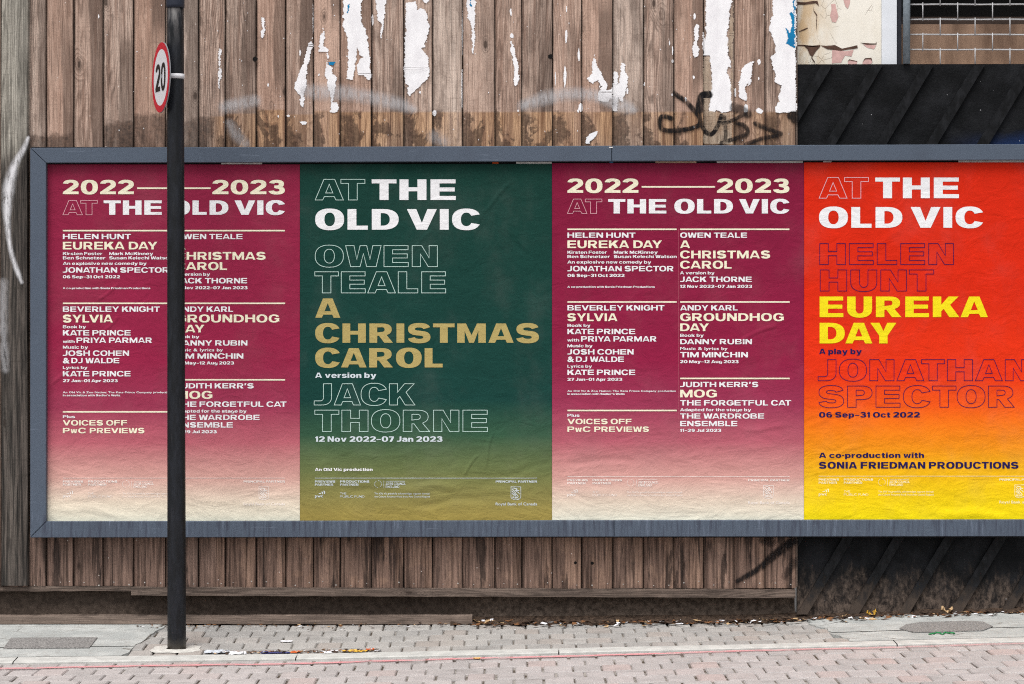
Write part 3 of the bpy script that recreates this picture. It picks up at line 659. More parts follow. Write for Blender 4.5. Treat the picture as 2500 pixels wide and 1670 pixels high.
wall = root('masonry_wall', (X(1947), .05, Z(157)), 'cream painted masonry wall with flaking paint above the black hoarding', 'wall')
mw = MB(); mw.box((X(1944), .045, Z(900)), (X(2155), .30, TOPZ)); mw.box((X(2155), .045, Z(165)), (X(HX1), .30, Z(900)))
mw.box((X(2155), .045, Z(-150)), (X(HX1), .30, TOPZ)); mw.build('wall_face', CREAM, wall)
tr = MB(); tr.box((X(2155), .020, Z(162)), (X(2191), .30, Z(-150))); tr.build('trim_strip', TRIM, wall)
def r4(pts): return [(1900 + x / 3.913, y / 3.913) for x, y in pts]
def wdecal(name, poly, mt, lift=.0012, amp=.7):
    mb = MB(); pts = [P(a, b_, WD + lift) for a, b_ in rag(poly, amp=amp, seed=len(poly))]
    for t in tessellate_polygon([pts]): mb.face([pts[i] for i in t[::1]])
    return mb.build(name, mt, wall)
for pl_ in ([(505,40),(545,35),(560,100),(575,160),(550,215),(515,210),(495,150),(510,90)], [(610,-40),(690,-40),(685,30),(665,85),(640,60)],
            [(515,480),(560,470),(640,490),(720,475),(700,540),(640,530),(600,600),(512,605)], [(812,425),(935,435),(915,470),(850,455)], [(668,580),(700,570),(755,585),(750,612),(664,612)], [(805,600),(830,560),(885,560),(898,600),(880,612),(805,612)]):
    wdecal('bare_patch', r4(pl_), PINK)
for pl_ in ([(170,15),(260,22),(320,10),(375,8),(390,60),(360,30),(250,45),(175,45)], [(240,432),(400,445),(360,490),(325,545),(300,520),(280,470)],
            [(400,432),(470,440),(540,430),(610,465),(680,450),(755,432),(760,460),(690,470),(600,485),(470,470)], [(780,408),(850,412),(930,415),(940,400),(938,425),(850,428)], [(180,430),(240,428),(330,436),(400,430),(402,445),(330,448),(230,440),(180,438)],
            [(195,300),(250,275),(285,262),(283,270),(250,288),(205,305)], [(320,545),(350,590),(345,600),(314,552)], [(337,60),(341,100),(372,140),(368,250),(362,300),(364,250),(366,150),(337,105)], [(660,590),(680,565),(700,572),(752,583),(756,590),(700,580),(684,575)],[(800,602),(828,556),(890,552),(902,598),(884,566),(832,566)]):
    wdecal('paint_crack', r4(pl_), BROWNCRACK, .002, .4)
win = root('window', (X(2360), .1, Z(157)), 'boarded window behind a wire grille at the top right', 'window')
FRM = simple('grey_blue_steel', (124, 134, 142), 0.6, 0.16, 70, .2)
DFRM = simple('dark_window_reveal', (40, 42, 50), 0.7, 0.2, 40)
wf = MB(); wf.box((X(2191), .03, Z(164)), (X(2203.5), .24, Z(-148))); wf.build('reveal', DFRM, win)
wf = MB(); x0, x1 = X(2204), X(2222)
wf.tube([((x0 + x1) / 2, -.004, Z(156)), ((x0 + x1) / 2, -.004, Z(-148))], (x1 - x0) / 2, 16)
wf.build('frame', FRM, win)
m, nt, b = mat('brown_board', 0.85, 0.2); p = POS(nt)
c = MIX(nt, SS(nt, NOI(nt, SCL(nt, p, (9, 1, 2)), 1, 6, .6), .3, .7), lin((104, 82, 68)), lin((156, 128, 108)))
c = MIX(nt, SS(nt, NOI(nt, SCL(nt, p, (26, 1, 2.2)), 1, 4, .6), .58, .7, 0, .5), c, lin((196, 164, 138)))
nt.links.new(c, b.inputs['Base Color']); BOARD = m
bb = MB(); bb.box((X(2200), .11, Z(166)), (X(HX1), .13, Z(52))); bb.build('lower_board', BOARD, win)
m2 = simple('shaded_board_brown', (64, 52, 46), .9, .2, 12)
bb = MB(); bb.box((X(2200), .135, Z(56)), (X(HX1), .15, Z(32))); bb.build('board_shade_strip', m2, win)  # dark strip: lintel shade on top of the brown board, put into its colour
bb = MB(); bb.box((X(2200), .24, Z(56)), (X(HX1), .26, Z(-148))); bb.build('dark_pane', BLACK, win)
WIRE = simple('galvanised_wire', (170, 170, 172), 0.45, 0.18, 120, .5)
gr = root('wire_grille', (X(2360), 0, Z(157)), 'galvanised wire mesh grille fixed over the boarded window', 'grille')
hz = [-137, -100.3, -63.5, -26.7, 10, 46.8, 83.8, 120.6]; gy = -0.012
for i, y_ in enumerate(hz):
    g1_ = MB()
    q = P(0, y_, -gy); pts = [(X(2214) + (X(HX1) - X(2214)) * k / 24, -gy - .0, Z(y_) + .0006 * math.sin(k * 1.7 + i)) for k in range(25)]
    g1_.tube(pts, .0035, 8); g1_.build('cross_wire', WIRE, gr)
for i in range(len(hz)):
    ya = hz[i]; yb = hz[i + 1] if i + 1 < len(hz) else 166
    base = 2253.5 if (i % 2 == 0) else 2296
    for k in range(13):
        px = base + 85.2 * k
        if px < 2800: g2_ = MB(); g2_.tube([(X(px), -gy - .006, Z(ya - 4)), (X(px), -gy - .006, Z(yb + 4 if yb < 160 else yb))], .0026, 6); g2_.build('upright_wire', WIRE, gr)
# back of the site, so that nothing is open behind the fence
# ------------------------------------------------------------------ billboard frame
FD, PD = 0.095, 0.062         # rail front, poster plane
m, nt, b = mat('slate_blue_rail_paint', 0.6, 0.2); p = POS(nt); s = SEP(nt, p)
n1 = NOI(nt, p, 420, 3, .7); n2 = NOI(nt, SCL(nt, p, (3, 1, 3)), 1, 5, .6); n3 = NOI(nt, SCL(nt, p, (60, 1, 5)), 1, 5, .65)
c = MIX(nt, SS(nt, n1, .3, .7), lin((62, 71, 84)), lin((96, 107, 122)))
c = MIX(nt, SS(nt, n2, .45, .72, 0, .35), c, lin((66, 71, 82)))
lowr = SS(nt, s[2], Z(1240), Z(1268))
c = MIX(nt, M(nt, 'MULTIPLY', lowr, SS(nt, n3, .46, .66, 0, .75)), c, lin((58, 62, 76)))
c = MIX(nt, M(nt, 'MULTIPLY', lowr, SS(nt, n3, .42, .3, 0, .4)), c, lin((128, 138, 158)))
fv = VOR(nt, p, 45.0); fl = M(nt, 'MULTIPLY', M(nt, 'LESS_THAN', fv['Distance'], .06), M(nt, 'GREATER_THAN', SEP(nt, fv['Color'])[1], .88))
c = MIX(nt, M(nt, 'MULTIPLY', fl, .7), c, lin((190, 194, 200)))
dk = M(nt, 'MULTIPLY', M(nt, 'LESS_THAN', fv['Distance'], .10), M(nt, 'LESS_THAN', SEP(nt, fv['Color'])[1], .10)); c = MIX(nt, M(nt, 'MULTIPLY', dk, .75), c, lin((34, 34, 38)))
sc = NOI(nt, SCL(nt, p, (4, 1, 70)), 1, 5, .7); c = MIX(nt, SS(nt, sc, .62, .7, 0, .3), c, lin((134, 144, 160)))
nt.links.new(c, b.inputs['Base Color']); BUMP(nt, b, M(nt, 'ADD', n2, M(nt, 'MULTIPLY', n1, .3)), .3, .005); SLATE = m
bill = root('billboard', (X(74), -.05, Z(1312)), 'long slate blue framed billboard holding the four posters', 'billboard')
BX1 = 2620
def ot(px): return 361 + (352 - 361) * (px - 74) / (2500 - 74)
def it(px): return 397.5 + (390.5 - 397.5) * (px - 113) / (2500 - 113)
def ib(px): return 1273.5 + (1269 - 1273.5) * (px - 113) / (2500 - 113)
def ob(px): return 1312.5 + (1309.5 - 1312.5) * (px - 74) / (2500 - 74)
def frame_piece(name, quad):
    "quad in px counter-clockwise from bottom left; small chamfer on the front edges"
    mb = MB(); c = [sum(q[k] for q in quad) / 4 for k in (0, 1)]; e = 0.0025
    fr = [Vector(P(a, y_, FD)) for a, y_ in quad]; cen = sum(fr, Vector()) / 4
    def inset(i, dd):
        a, b0, d0 = fr[i], fr[i - 1], fr[(i + 1) % 4]; u = (b0 - a).normalized(); v_ = (d0 - a).normalized(); return a + (u + v_) * dd
    inn = [inset(i, e) for i in range(4)]; oo = [v_ + Vector((0, e, 0)) for v_ in fr]; bk_ = [Vector((v_.x, -.002 + .0, v_.z)) for v_ in fr]
    bk_ = [Vector((v_.x, -.021, v_.z)) for v_ in fr]
    mb.face(inn)
    for i in range(4):
        j = (i + 1) % 4; mb.face([oo[i], oo[j], inn[j], inn[i]]); mb.face([bk_[i], bk_[j], oo[j], oo[i]])
    return mb.build(name, SLATE, bill)
frame_piece('top_rail', [(113, it(113)), (1493, it(1493)), (1493, ot(1493)), (74.5, ot(74))])
frame_piece('top_rail', [(1494.2, it(1494)), (BX1 - 39, it(BX1)), (BX1, ot(BX1)), (1494.2, ot(1494))])
frame_piece('bottom_rail', [(74.5, ob(74)), (1499, ob(1499)), (1499, ib(1499)), (113, ib(113))])
frame_piece('bottom_rail', [(1500, ob(1500)), (BX1, ob(BX1)), (BX1 - 39, ib(BX1)), (1500, ib(1500))])
frame_piece('side_rail', [(73.6, ob(74) - .6), (112.4, ib(113) - .6), (112.4, it(113) + .6), (73.6, ot(74) + .6)])
frame_piece('side_rail', [(BX1 - 38.4, ib(BX1) - .6), (BX1 + .9, ob(BX1) - .6), (BX1 + .9, ot(BX1) + .6), (BX1 - 38.4, it(BX1) + .6)])
DARKB = simple('dark_backing', (26, 24, 27), .9, .2, 20)
bb = MB(); bb.box((X(76, PD), -.022, Z(1311, .03)), (X(BX1 - 4, PD), -PD + .004, Z(360, .03))); bb.build('backing_board', DARKB, bill)
# slivers of older posters showing round the edges
OLDP = [simple('old_paper_white', (222, 220, 216), .9), simple('old_paper_tan', (206, 176, 150), .9), simple('old_paper_blue', (60, 120, 160), .9), simple('old_paper_orange', (196, 84, 40), .9)]
for (a, b_, y0, y1, mi) in ((1346,1424,1266,1274.5,0),(1020,1050,1270,1275,1),(1114,1140,1270,1275,2),(1142,1152,1270,1275,0),(1216,1220,1270,1275,0),(1995,2018,1266,1272,0),(2340,2350,1266,1272,0),(2380,2386,1266,1272,0),(195,203,1270,1276,0),(400,410,1270,1276,0),(440,540,1270,1274,0),(610,618,1270,1276,0),
                        (1202,1217,392,402,3),(1260,1347,392,402,0),(1488,1497,392,400,2),(1600,1700,390,399,1),(1750,1960,390,398,0),(2010,2030,390,398,0),(2340,2590,389,398,0),(540,640,396,401,0)):
    sl = MB(); p0, p1 = P(a, y1, PD - .001), P(b_, y0, PD - .001); sl.face([(p0[0], -PD + .002, p0[2]), (p1[0], -PD + .002, p0[2]), (p1[0], -PD + .002, p1[2]), (p0[0], -PD + .002, p1[2])]); sl.build('paper_sliver', OLDP[mi], bill)
wm = MB(); p0, p1 = P(1487, 361, FD + .001), P(1496, 358.5, FD + .001); wm.face([(p0[0], -FD - .001, p0[2]), (p1[0], -FD - .001, p0[2]), (p1[0], -FD - .001, p1[2]), (p0[0], -FD - .001, p1[2])]); wm.build('white_tape', OLDP[0], bill)

# ------------------------------------------------------------------ lettering: a wide heavy grotesque drawn here
def arc(cx, cy, rx, ry, a0, a1, n=2.35, k=None):
    k = k or max(6, int(abs(a1 - a0) / 9)); out = []
    for i in range(k + 1):
        t = R(a0 + (a1 - a0) * i / k); c, s_ = math.cos(t), math.sin(t)
        out.append((cx + rx * math.copysign(abs(c) ** (2 / n), c), cy + ry * math.copysign(abs(s_) ** (2 / n), s_)))
    return out
def glyph(ch, s=42, b=19.5):
    "closed contours (outer first, then holes), cap height 100; advance width"
    h = 100
    if ch == 'I': return [[(0,0),(s,0),(s,h),(0,h)]], s
    if ch == 'L': return [[(0,0),(96,0),(96,b),(s,b),(s,h),(0,h)]], 96
    if ch == 'T': a = (116 - s) / 2; return [[(a,0),(a+s,0),(a+s,h-b),(116,h-b),(116,h),(0,h),(0,h-b),(a,h-b)]], 116
    if ch == 'H': w_ = 126; m0 = 50 - b/2 + 2; m1 = m0 + b; return [[(0,0),(s,0),(s,m0),(w_-s,m0),(w_-s,0),(w_,0),(w_,h),(w_-s,h),(w_-s,m1),(s,m1),(s,h),(0,h)]], w_
    if ch in 'EF':
        w_ = 118 if ch == 'E' else 112; m0 = 50 - b/2 + 1; m1 = m0 + b
        c = [(s,m0),(w_-5,m0),(w_-5,m1),(s,m1),(s,h-b),(w_-1,h-b),(w_-1,h),(0,h)]
        return [([(0,0),(w_,0),(w_,b),(s,b)] if ch == 'E' else [(0,0),(s,0)]) + c], w_
    if ch == 'A': return [[(0,0),(s*.86,0),(s*.86+8,16),(136-s*.86-8,16),(136-s*.86,0),(136,0),(68+s*.62,h),(68-s*.62,h)], [(s*1.16+2,34),(68,76),(134-s*1.16,34)]], 136
    if ch == 'V': return [[(0,h),(s*1.06,h),(71,33),(142-s*1.06,h),(142,h),(71+s*.58,0),(71-s*.58,0)]], 142
    if ch == 'W': q = s*.96; return [[(0,h),(q,h),(54,34),(70,h),(102,h),(118,34),(172-q,h),(172,h),(148,0),(102,0),(86,62),(70,0),(24,0)]], 172
    if ch == 'N': return [[(0,0),(s-2,0),(s-2,60),(122-s-2,0),(122,0),(122,h),(124-s,h),(124-s,42),(s+4,h),(0,h)]], 122
    if ch == 'M': return [[(0,0),(s-2,0),(s-2,62),(64,0),(90,0),(156-s,62),(156-s,0),(154,0),(154,h),(154-s*1.12,h),(77,40),(s*1.12,h),(0,h)]], 154
    if ch == 'K': return [[(0,0),(s,0),(s,28),(54,40),(82,0),(132,0),(86,60),(128,h),(78,h),(s,60),(s,h),(0,h)]], 132
    if ch == 'Y': a = (132 - s) / 2; return [[(a,0),(a+s,0),(a+s,38),(132,h),(132-s*1.1,h),(66,60),(s*1.1,h),(0,h),(a,38)]], 132
    if ch in 'O0':
        w_ = 137 if ch == 'O' else 124; return [arc(w_/2,50,w_/2,52.5,0,360)[:-1], arc(w_/2,50,w_/2-s*1.04,52.5-b,0,360,2.2)[:-1]], w_
    if ch == 'D': w_ = 127; return [[(0,0)] + arc(52,50,75,50,-90,90) + [(0,h)], [(s,b)] + arc(52,50,75-s,50-b,-90,90,2.2) + [(s,h-b)]], w_
    if ch == 'C': return [arc(68,50,68,52.5,24,336) + arc(68,50,68-s*1.0,52.5-b,330,30,2.2)], 131
    if ch == 'G': return [arc(68,50,68,52.5,26,322) + [(133,8),(133,57),(74,57),(74,39),(133-s,39)] + arc(68,50,68-s,52.5-b,328,32,2.2)], 134
    if ch == 'U': return [[(0,h)] + [(0,42)] + arc(62,42,62,44.5,180,360)[1:] + [(124,h),(124-s,h),(124-s,40)] + arc(62,40,62-s,40-b+2,360,180,2.2)[1:] + [(s,h)]], 124
    if ch == 'J': return [[(0,0),(20,0)] + arc(38,38,52,38,-90,0)[:] + [(90,h),(90-s,h),(90-s,36)] + arc(30,36,60-s,36-b,0,-90)[1:] + [(0,b)]], 90
    if ch in 'PR':
        w_ = 120; t = 36
        bowl = arc(w_-52,68,52,32,-90,90); hole = [(s,t+b-2)] + arc(w_-52,68.5,52-s*.9,h-68.5-b,-90,90,2.2) + [(s,h-b)]
        if ch == 'P': return [[(0,0),(s,0),(s,t)] + bowl + [(0,h)], hole], w_
        return [[(0,0),(s,0),(s,t),(52,t),(80,0),(127,0),(94,38)] + arc(w_-52,69,52,31,-62,90) + [(0,h)], hole], 127
    if ch == 'B':
        return [[(0,0)] + arc(76,27.5,50,27.5,-90,58) + arc(72,76,48,24,-38,90) + [(0,h)], [(s,b-2)] + arc(78,27,50-s*.9,27-b+2,-90,90) + [(s,45)], [(s,60)] + arc(74,73,48-s*.9,11,-90,90) + [(s,h-b+2)]], 126
    if ch == 'S':
        return [arc(61,71,60,31.5,14,180) + arc(61,71,60,33,180,246)[1:] + [(66,36.5)] + arc(66,28.5,18,8,70,-90,2.1) + arc(60,31,23,10.5,-95,-170,2.1)
                + arc(61,29,61,31.5,190,360) + arc(61,29,61,33,0,66)[1:] + [(56,63.5)] + arc(56,71.5,18,8,250,90,2.1) + arc(61,69,23,10.5,85,8,2.1)], 122
    if ch == '2': return [[(0,0),(114,0),(114,b),(58,b)] + arc(57,70,57,32.5,-38,172) + arc(57,71,57-s,31-b,168,-24,2.1) + [(0,15)]], 114
    if ch == '3': return [arc(56,73,53,29.5,170,-52) + arc(57,28,58,30.5,52,-172) + arc(57,29,57-s,30-b,-166,84,2.1) + [(40,45),(40,62)] + arc(56,72,54-s,29-b,-84,164,2.1)], 115
    if ch == '1': return [[(20,0),(20+s,0),(20+s,h),(24,h),(0,80),(0,66),(20,72)]], 20+s
    if ch == '’': return [[(0,60),(22,60),(34,h),(2,h)]], 34
    if ch == '-': return [[(0,38),(40,38),(40,38+b),(0,38+b)]], 40
    X_ = 74; mir = lambda cs, w_, fx, fy: [[((w_ - q[0]) if fx else q[0], (X_ - q[1]) if fy else q[1]) for q in c] for c in cs]
    if ch in 'csvwz': 
        if ch == 'z': return [[(0,0),(92,0),(92,b),(54,b),(92,X_-b+3),(92,X_),(2,X_),(2,X_-b),(36,X_-b),(0,b-3)]], 92
        g_, w_ = glyph(ch.upper(), s * (1.16 if ch in 'cvw' else 1), b * 1.22); f_ = .8
        return [[(q[0] * f_, q[1] * .75) for q in c] for c in g_], w_ * f_
    if ch == 'o': return [arc(54,37,54,39,0,360)[:-1], arc(54,37,54-s,39-b,0,360,2.2)[:-1]], 108
    if ch in 'nh': return [[(0,0),(s,0),(s,38)] + arc(51,38,51-s,X_-b-38,180,0,2.2,8) + [(102-s,0),(102,0),(102,42)] + arc(62,42,40,X_+1.5-42,0,90)[1:] + ([(s,X_-7),(s,X_),(0,X_)] if ch == 'n' else [(s,X_-7),(s,100),(0,100)])], 102
    if ch == 'u': return [[(102-q[0], X_-q[1]) for q in c] for c in glyph('n', s, b)[0]], 102
    if ch == 'm':
        k = s * .92; a_ = (158 - 3 * k) / 2
        return [[(0,0),(k,0),(k,40)] + arc(k+a_/2,40,a_/2,X_-b-40,180,0,2.2,6) + [(k+a_,0),(2*k+a_,0),(2*k+a_,40)] + arc(2*k+1.5*a_,40,a_/2,X_-b-40,180,0,2.2,6) + [(158-k,0),(158,0),(158,42)] + arc(124,42,34,X_+1.5-42,0,90)[1:] + [(88,X_-8)] + arc(62,46,24,X_+1.5-46,60,90)[0:] + [(k,X_-7),(k,X_),(0,X_)]], 158
    if ch == 'r': return [[(0,0),(s,0),(s,38),(s+8,X_-b-3),(70,X_-b),(70,X_+1),(s+14,X_-2),(s,X_-12),(s,X_),(0,X_)]], 70
    if ch == 'l': return [[(0,0),(s,0),(s,100),(0,100)]], s
    if ch == 'i': return [[(0,0),(s,0),(s,X_),(0,X_)], [(0,84),(s,84),(s,102),(0,102)]], s
    if ch == 't': a_ = 12; return [[(a_+8,0),(66,0),(66,b),(a_+s,b+3),(a_+s,X_-b),(66,X_-b),(66,X_),(a_+s,X_),(a_+s,94),(a_,94),(a_,X_),(0,X_),(0,X_-b),(a_,X_-b),(a_,10)]], 66
    if ch == 'f': a_ = 12; return [[(a_,0),(a_+s,0),(a_+s,X_-b),(66,X_-b),(66,X_),(a_+s,X_),(a_+s+4,101-b),(68,101-b),(68,101),(a_+12,101),(a_,90),(a_,X_),(0,X_),(0,X_-b),(a_,X_-b)]], 66
    if ch == 'a': return [[(100-s,0),(102,0),(102,44)] + arc(51,44,51,X_+2-44,0,164) + arc(51,46,51-s,X_-b-46,158,4,2.2) + [(102-s,47),(42,45)] + arc(38,22,38,23.5,95,270) + [(58,0),(100-s,8)], arc(50,22,15,7,0,360)[:-1]], 102
    if ch == 'e': return [[(108,31)] + arc(54,37,54,39,0,324) + arc(54,37,54-s*.9,39-b,318,194,2.2) + [(s,31)], arc(54,44,54-s,39-b-7,0,180,2.2)], 108
    if ch == 'b': return [[(0,0),(s,0),(s,5)] + arc(58,37,50,39,-90,90) + [(s,X_-5),(s,100),(0,100)], arc(55,37,53-s,39-b,0,360,2.2)[:-1]], 108
    if ch == 'd': return mir(glyph('b', s, b)[0], 108, 1, 0), 108
    if ch == 'p': return mir(glyph('b', s, b)[0], 108, 0, 1), 108
    if ch == 'g': c = mir(glyph('b', s, b)[0], 108, 1, 1); c[0] = [q for q in c[0] if q[1] > -20] ; c[0] = [(108,X_),(108,-8),(92,-27),(14,-27),(14,-13),(108-s,-12),(108-s,5)] + [q for q in c[0] if q[0] < 108 - s - 1] + [(108-s,X_-5),(108-s,X_)]; return c, 108
    if ch == 'y': return [[(0,X_),(s*1.06,X_),(60,b+10),(116-s*1.06,X_),(116,X_),(72,-16),(58,-27),(8,-27),(8,-11),(36,-10),(42,0)]], 116
    if ch == 'k': return [[(0,0),(s,0),(s,20),(46,28),(66,0),(112,0),(74,42),(108,X_),(64,X_),(s,46),(s,100),(0,100)]], 112
    if ch == 'x': return [[(0,0),(46,0),(57,18),(68,0),(114,0),(82,38),(112,X_),(68,X_),(57,58),(46,X_),(2,X_),(32,38)]], 114
    if ch == '6': return [arc(57,50,57,52.5,36,270,2.35) + arc(57,31.5,58,34,-88,100) + [(44,62)] + arc(57,50,57-s,52.5-b,172,44,2.2), arc(58,31.5,56-s,33-b,0,360,2.2)[:-1]], 115
    if ch == '9': return [[(115-q[0], 100-q[1]) for q in c] for c in glyph('6', s, b)[0]], 115
    if ch == '7': return [[(14,0),(14+s*1.2,0),(100,h-b-4),(100,h),(0,h),(0,h-b),(58,h-b)]], 100
    if ch == '–': return [[(0,33),(86,33),(86,33+b*.85),(0,33+b*.85)]], 86
    if ch == ':': return [[(0,0),(s*.8,0),(s*.8,b),(0,b)], [(0,50),(s*.8,50),(s*.8,50+b),(0,50+b)]], s*.8
    return [], 40
KERN = {'AT': -26, 'TA': -26, 'AV': -22, 'VA': -22, 'AY': -24, 'YA': -24, 'LT': -14, 'LV': -14, 'LY': -14, 'RT': -6, 'PA': -18, 'FA': -14, 'AW': -14, 'WA': -14, 'TO': -6, 'KA': -8, 'EA': -2, 'LA': -2, 'KO': -4, 'TH': 0, 'RA': -4, 'CA': -4, 'DA': -8, 'OA': -8, 'AC': -8}
def layout(txt, s, b):
    x = 0; out = []; prev = ''
    for ch in txt:
        if ch == ' ': x += 58; prev = ''; continue
        cs, w_ = glyph(ch, s, b)
        sb = (19 if not (ch.islower() or prev.islower()) else 15) if prev else 0
        if prev in 'OCDG2303' and prev or ch in 'OCG203': sb -= 3
        if (prev and prev in 'AVWYKTX') or ch in 'AVWYT': sb -= 5
        sb += KERN.get(prev + ch, 0)
        x += sb if prev else 0
        out.append((cs, x)); x += w_; prev = ch
    return out, x
class Poster:
    def __init__(s, left, top, W, H): s.l, s.t, s.W, s.H = left, top, W, H; s.parts = {}; s.lift = .0011
    def pt(s, lx, ly, lift=None): return P(s.l + lx, s.t + ly, PD + (lift if lift is not None else s.lift))
    def mb(s, part): return s.parts.setdefault(part, MB())
    def caps(s, part, txt, x0, x1, yt, yb, mi, outline=0, st=42, ba=19.5):
        gl, w_ = layout(txt, st, ba); kx = (x1 - x0) / w_; ky = (yb - yt) / 100; mb = s.mb(part)
        for cs, ox in gl:
            cont = [[(x0 + (ox + q[0]) * kx, yb - q[1] * ky) for q in c] for c in cs]
            if not outline:
                vv = [[s.pt(*q) for q in c] for c in cont]; fl = [q for c in vv for q in c]
                for t in tessellate_polygon(vv): s._tri(mb, [fl[i] for i in t], mi)
            else:
                for c in cont: s._ribbon(mb, c, outline, mi)
    def _tri(s, mb, q, mi):
        n = (Vector(q[1]) - Vector(q[0])).cross(Vector(q[2]) - Vector(q[0]))
        if n.length < 1e-12: return
        mb.face(q if n.y < 0 else q[::-1], mi)
    def _ribbon(s, mb, c, w_, mi, closed=True):
        cc = [c[0]]
        for q in c[1:]:
            if math.hypot(q[0] - cc[-1][0], q[1] - cc[-1][1]) > .05: cc.append(q)
        if closed and math.hypot(cc[0][0] - cc[-1][0], cc[0][1] - cc[-1][1]) < .05: cc.pop()
        n = len(cc); I, O = [], []
        for i in range(n):
            a, q, d = cc[i - 1] if (closed or i) else cc[i], cc[i], cc[(i + 1) % n] if (closed or i < n - 1) else cc[i]
            def nrm(u, v): L = math.hypot(v[0] - u[0], v[1] - u[1]) or 1; return (-(v[1] - u[1]) / L, (v[0] - u[0]) / L)
            n1_ = nrm(a, q) if a != q else nrm(q, d); n2_ = nrm(q, d) if q != d else n1_
            mx, my = n1_[0] + n2_[0], n1_[1] + n2_[1]; L = math.hypot(mx, my) or 1; mx, my = mx / L, my / L
            k = w_ / 2 / max(.45, mx * n1_[0] + my * n1_[1])
            I.append((q[0] + mx * k, q[1] + my * k)); O.append((q[0] - mx * k, q[1] - my * k))
        for i in range(n if closed else n - 1):
            j = (i + 1) % n; q = [s.pt(*v) for v in (I[i], I[j], O[j], O[i])]
            nn = (Vector(q[1]) - Vector(q[0])).cross(Vector(q[2]) - Vector(q[0])); mb.face(q if nn.y < 0 else q[::-1], mi)
    def rect(s, part, x0, x1, y0, y1, mi): s.mb(part).face([s.pt(x0, y1), s.pt(x1, y1), s.pt(x1, y0), s.pt(x0, y0)], mi)
    def text(s, part, txt, x0, x1, yt, yb, mi, bold=.018, capref='H'):
        if '&' not in txt and txt != 'pwc' and bold > .01: return s.caps(part, txt, x0, x1, yt, yb, mi, 0, 31 if bold < .03 else 37, 17 if bold < .03 else 19)
        vs_, ts = font_mesh(txt, bold); mb = s.mb(part)
        xs = [v[0] for v in vs_]; kx = (x1 - x0) / (max(xs) - min(xs)); ky = (yb - yt) / CAPH
        for t in ts: s._tri(mb, [s.pt(x0 + (vs_[i][0] - min(xs)) * kx, yb - vs_[i][1] * ky) for i in t], mi)
FC = {}
def font_mesh(txt, bold):
    if (txt, bold) in FC: return FC[(txt, bold)]
    cu = bpy.data.curves.new('type', 'FONT'); cu.body = txt; cu.offset = bold; cu.resolution_u = 3; cu.space_character = 1.04 + bold * 1.4
    o = bpy.data.objects.new('type', cu); COL.objects.link(o)
    ev = o.evaluated_get(bpy.context.evaluated_depsgraph_get()); me = ev.to_mesh()
    me.calc_loop_triangles(); v_ = [tuple(v.co) for v in me.vertices]; t_ = [tuple(t.vertices) for t in me.loop_triangles]
    ev.to_mesh_clear(); bpy.data.objects.remove(o); bpy.data.curves.remove(cu)
    FC[(txt, bold)] = (v_, t_); return v_, t_
CAPH = 1.0
CAPH = max(v[1] for v in font_mesh('H', 0.0)[0])

# paper wrinkles shared by sheet and ink of one poster
CREASES = [(1255,440,1180,515,5,.30),(1180,515,1160,580,5,.22),(1245,580,1300,630,7,-.22),(1060,560,990,625,5,.16),(1205,1055,1180,1145,4,.32),(1168,1110,1130,1165,4,.34),(1220,1165,1345,1130,8,-.28),(970,1195,1130,1185,9,.45),(1000,1235,1180,1215,9,-.4),(810,1185,960,1205,9,-.25),(860,862,905,880,6,.25),
    (1900,795,1790,835,5,.3),(1370,1130,1560,1120,8,-.3),(1800,1050,1930,1040,7,.25),(1390,1200,1460,1225,7,-.25),
    (120,940,175,890,5,.34),(175,890,200,868,5,.2),(235,735,290,690,4,.26),(250,810,290,770,4,.2),(130,1235,330,1262,8,.22),(480,1215,720,1240,10,.3),(560,1225,700,1195,7,-.2),
    (2080,660,2220,540,9,.22),(1970,1040,2060,1000,7,.2),(2280,1250,2470,1262,12,.5),(1985,1130,2110,1085,6,.2)]
def wrinkle_group(left, right):
    wg = bpy.data.node_groups.new('wrinkles', 'ShaderNodeTree')
    wg.interface.new_socket('Height', in_out='OUTPUT', socket_type='NodeSocketFloat')
    go = wg.nodes.new('NodeGroupOutput'); p = POS(wg); s = SEP(wg, p)
    def VM(op, a, b):
        n = wg.nodes.new('ShaderNodeVectorMath'); n.operation = op; put(wg, n.inputs[0], a); n.inputs[1].default_value = b
        return n.outputs['Value'] if op == 'DOT_PRODUCT' else n.outputs[0]
    low = SS(wg, s[2], Z(860), Z(1230), 0.2, 1.0)
    hA = NOI(wg, SCL(wg, p, (3.4, 1, 8.5), (left * .01, 0, 0)), 1, 5, .52, 1.2)
    hC = NOI(wg, SCL(wg, p, (10, 1, 14), (9 + left * .01, 0, 0)), 1, 6, .62, .8)
    tot = M(wg, 'ADD', M(wg, 'MULTIPLY', hA, M(wg, 'MULTIPLY', low, 1.0)), M(wg, 'MULTIPLY', hC, .7))
    for (x0, y0, x1, y1, wd, am) in CREASES:
        if not left <= x0 <= right: continue
        a, b_ = P(x0, y0, PD), P(x1, y1, PD); L = math.hypot(b_[0] - a[0], b_[2] - a[2]); ux, uz = (b_[0] - a[0]) / L, (b_[2] - a[2]) / L
        r_ = VM('SUBTRACT', p, tuple(a)); al = VM('DOT_PRODUCT', r_, (ux, 0, uz)); ac = VM('DOT_PRODUCT', r_, (-uz, 0, ux))
        ac = M(wg, 'MULTIPLY_ADD', M(wg, 'SINE', M(wg, 'MULTIPLY', al, 22.0 + x0 % 9)), .006, ac)
        e = SS(wg, M(wg, 'ABSOLUTE', ac), wd * S * 1.7, 0.0)
        ends = SS(wg, M(wg, 'ABSOLUTE', M(wg, 'SUBTRACT', al, L / 2)), L * .58, L * .3)
        tot = M(wg, 'MULTIPLY_ADD', M(wg, 'MULTIPLY', e, ends), am, tot)
    wg.links.new(tot, go.inputs[0]); return wg
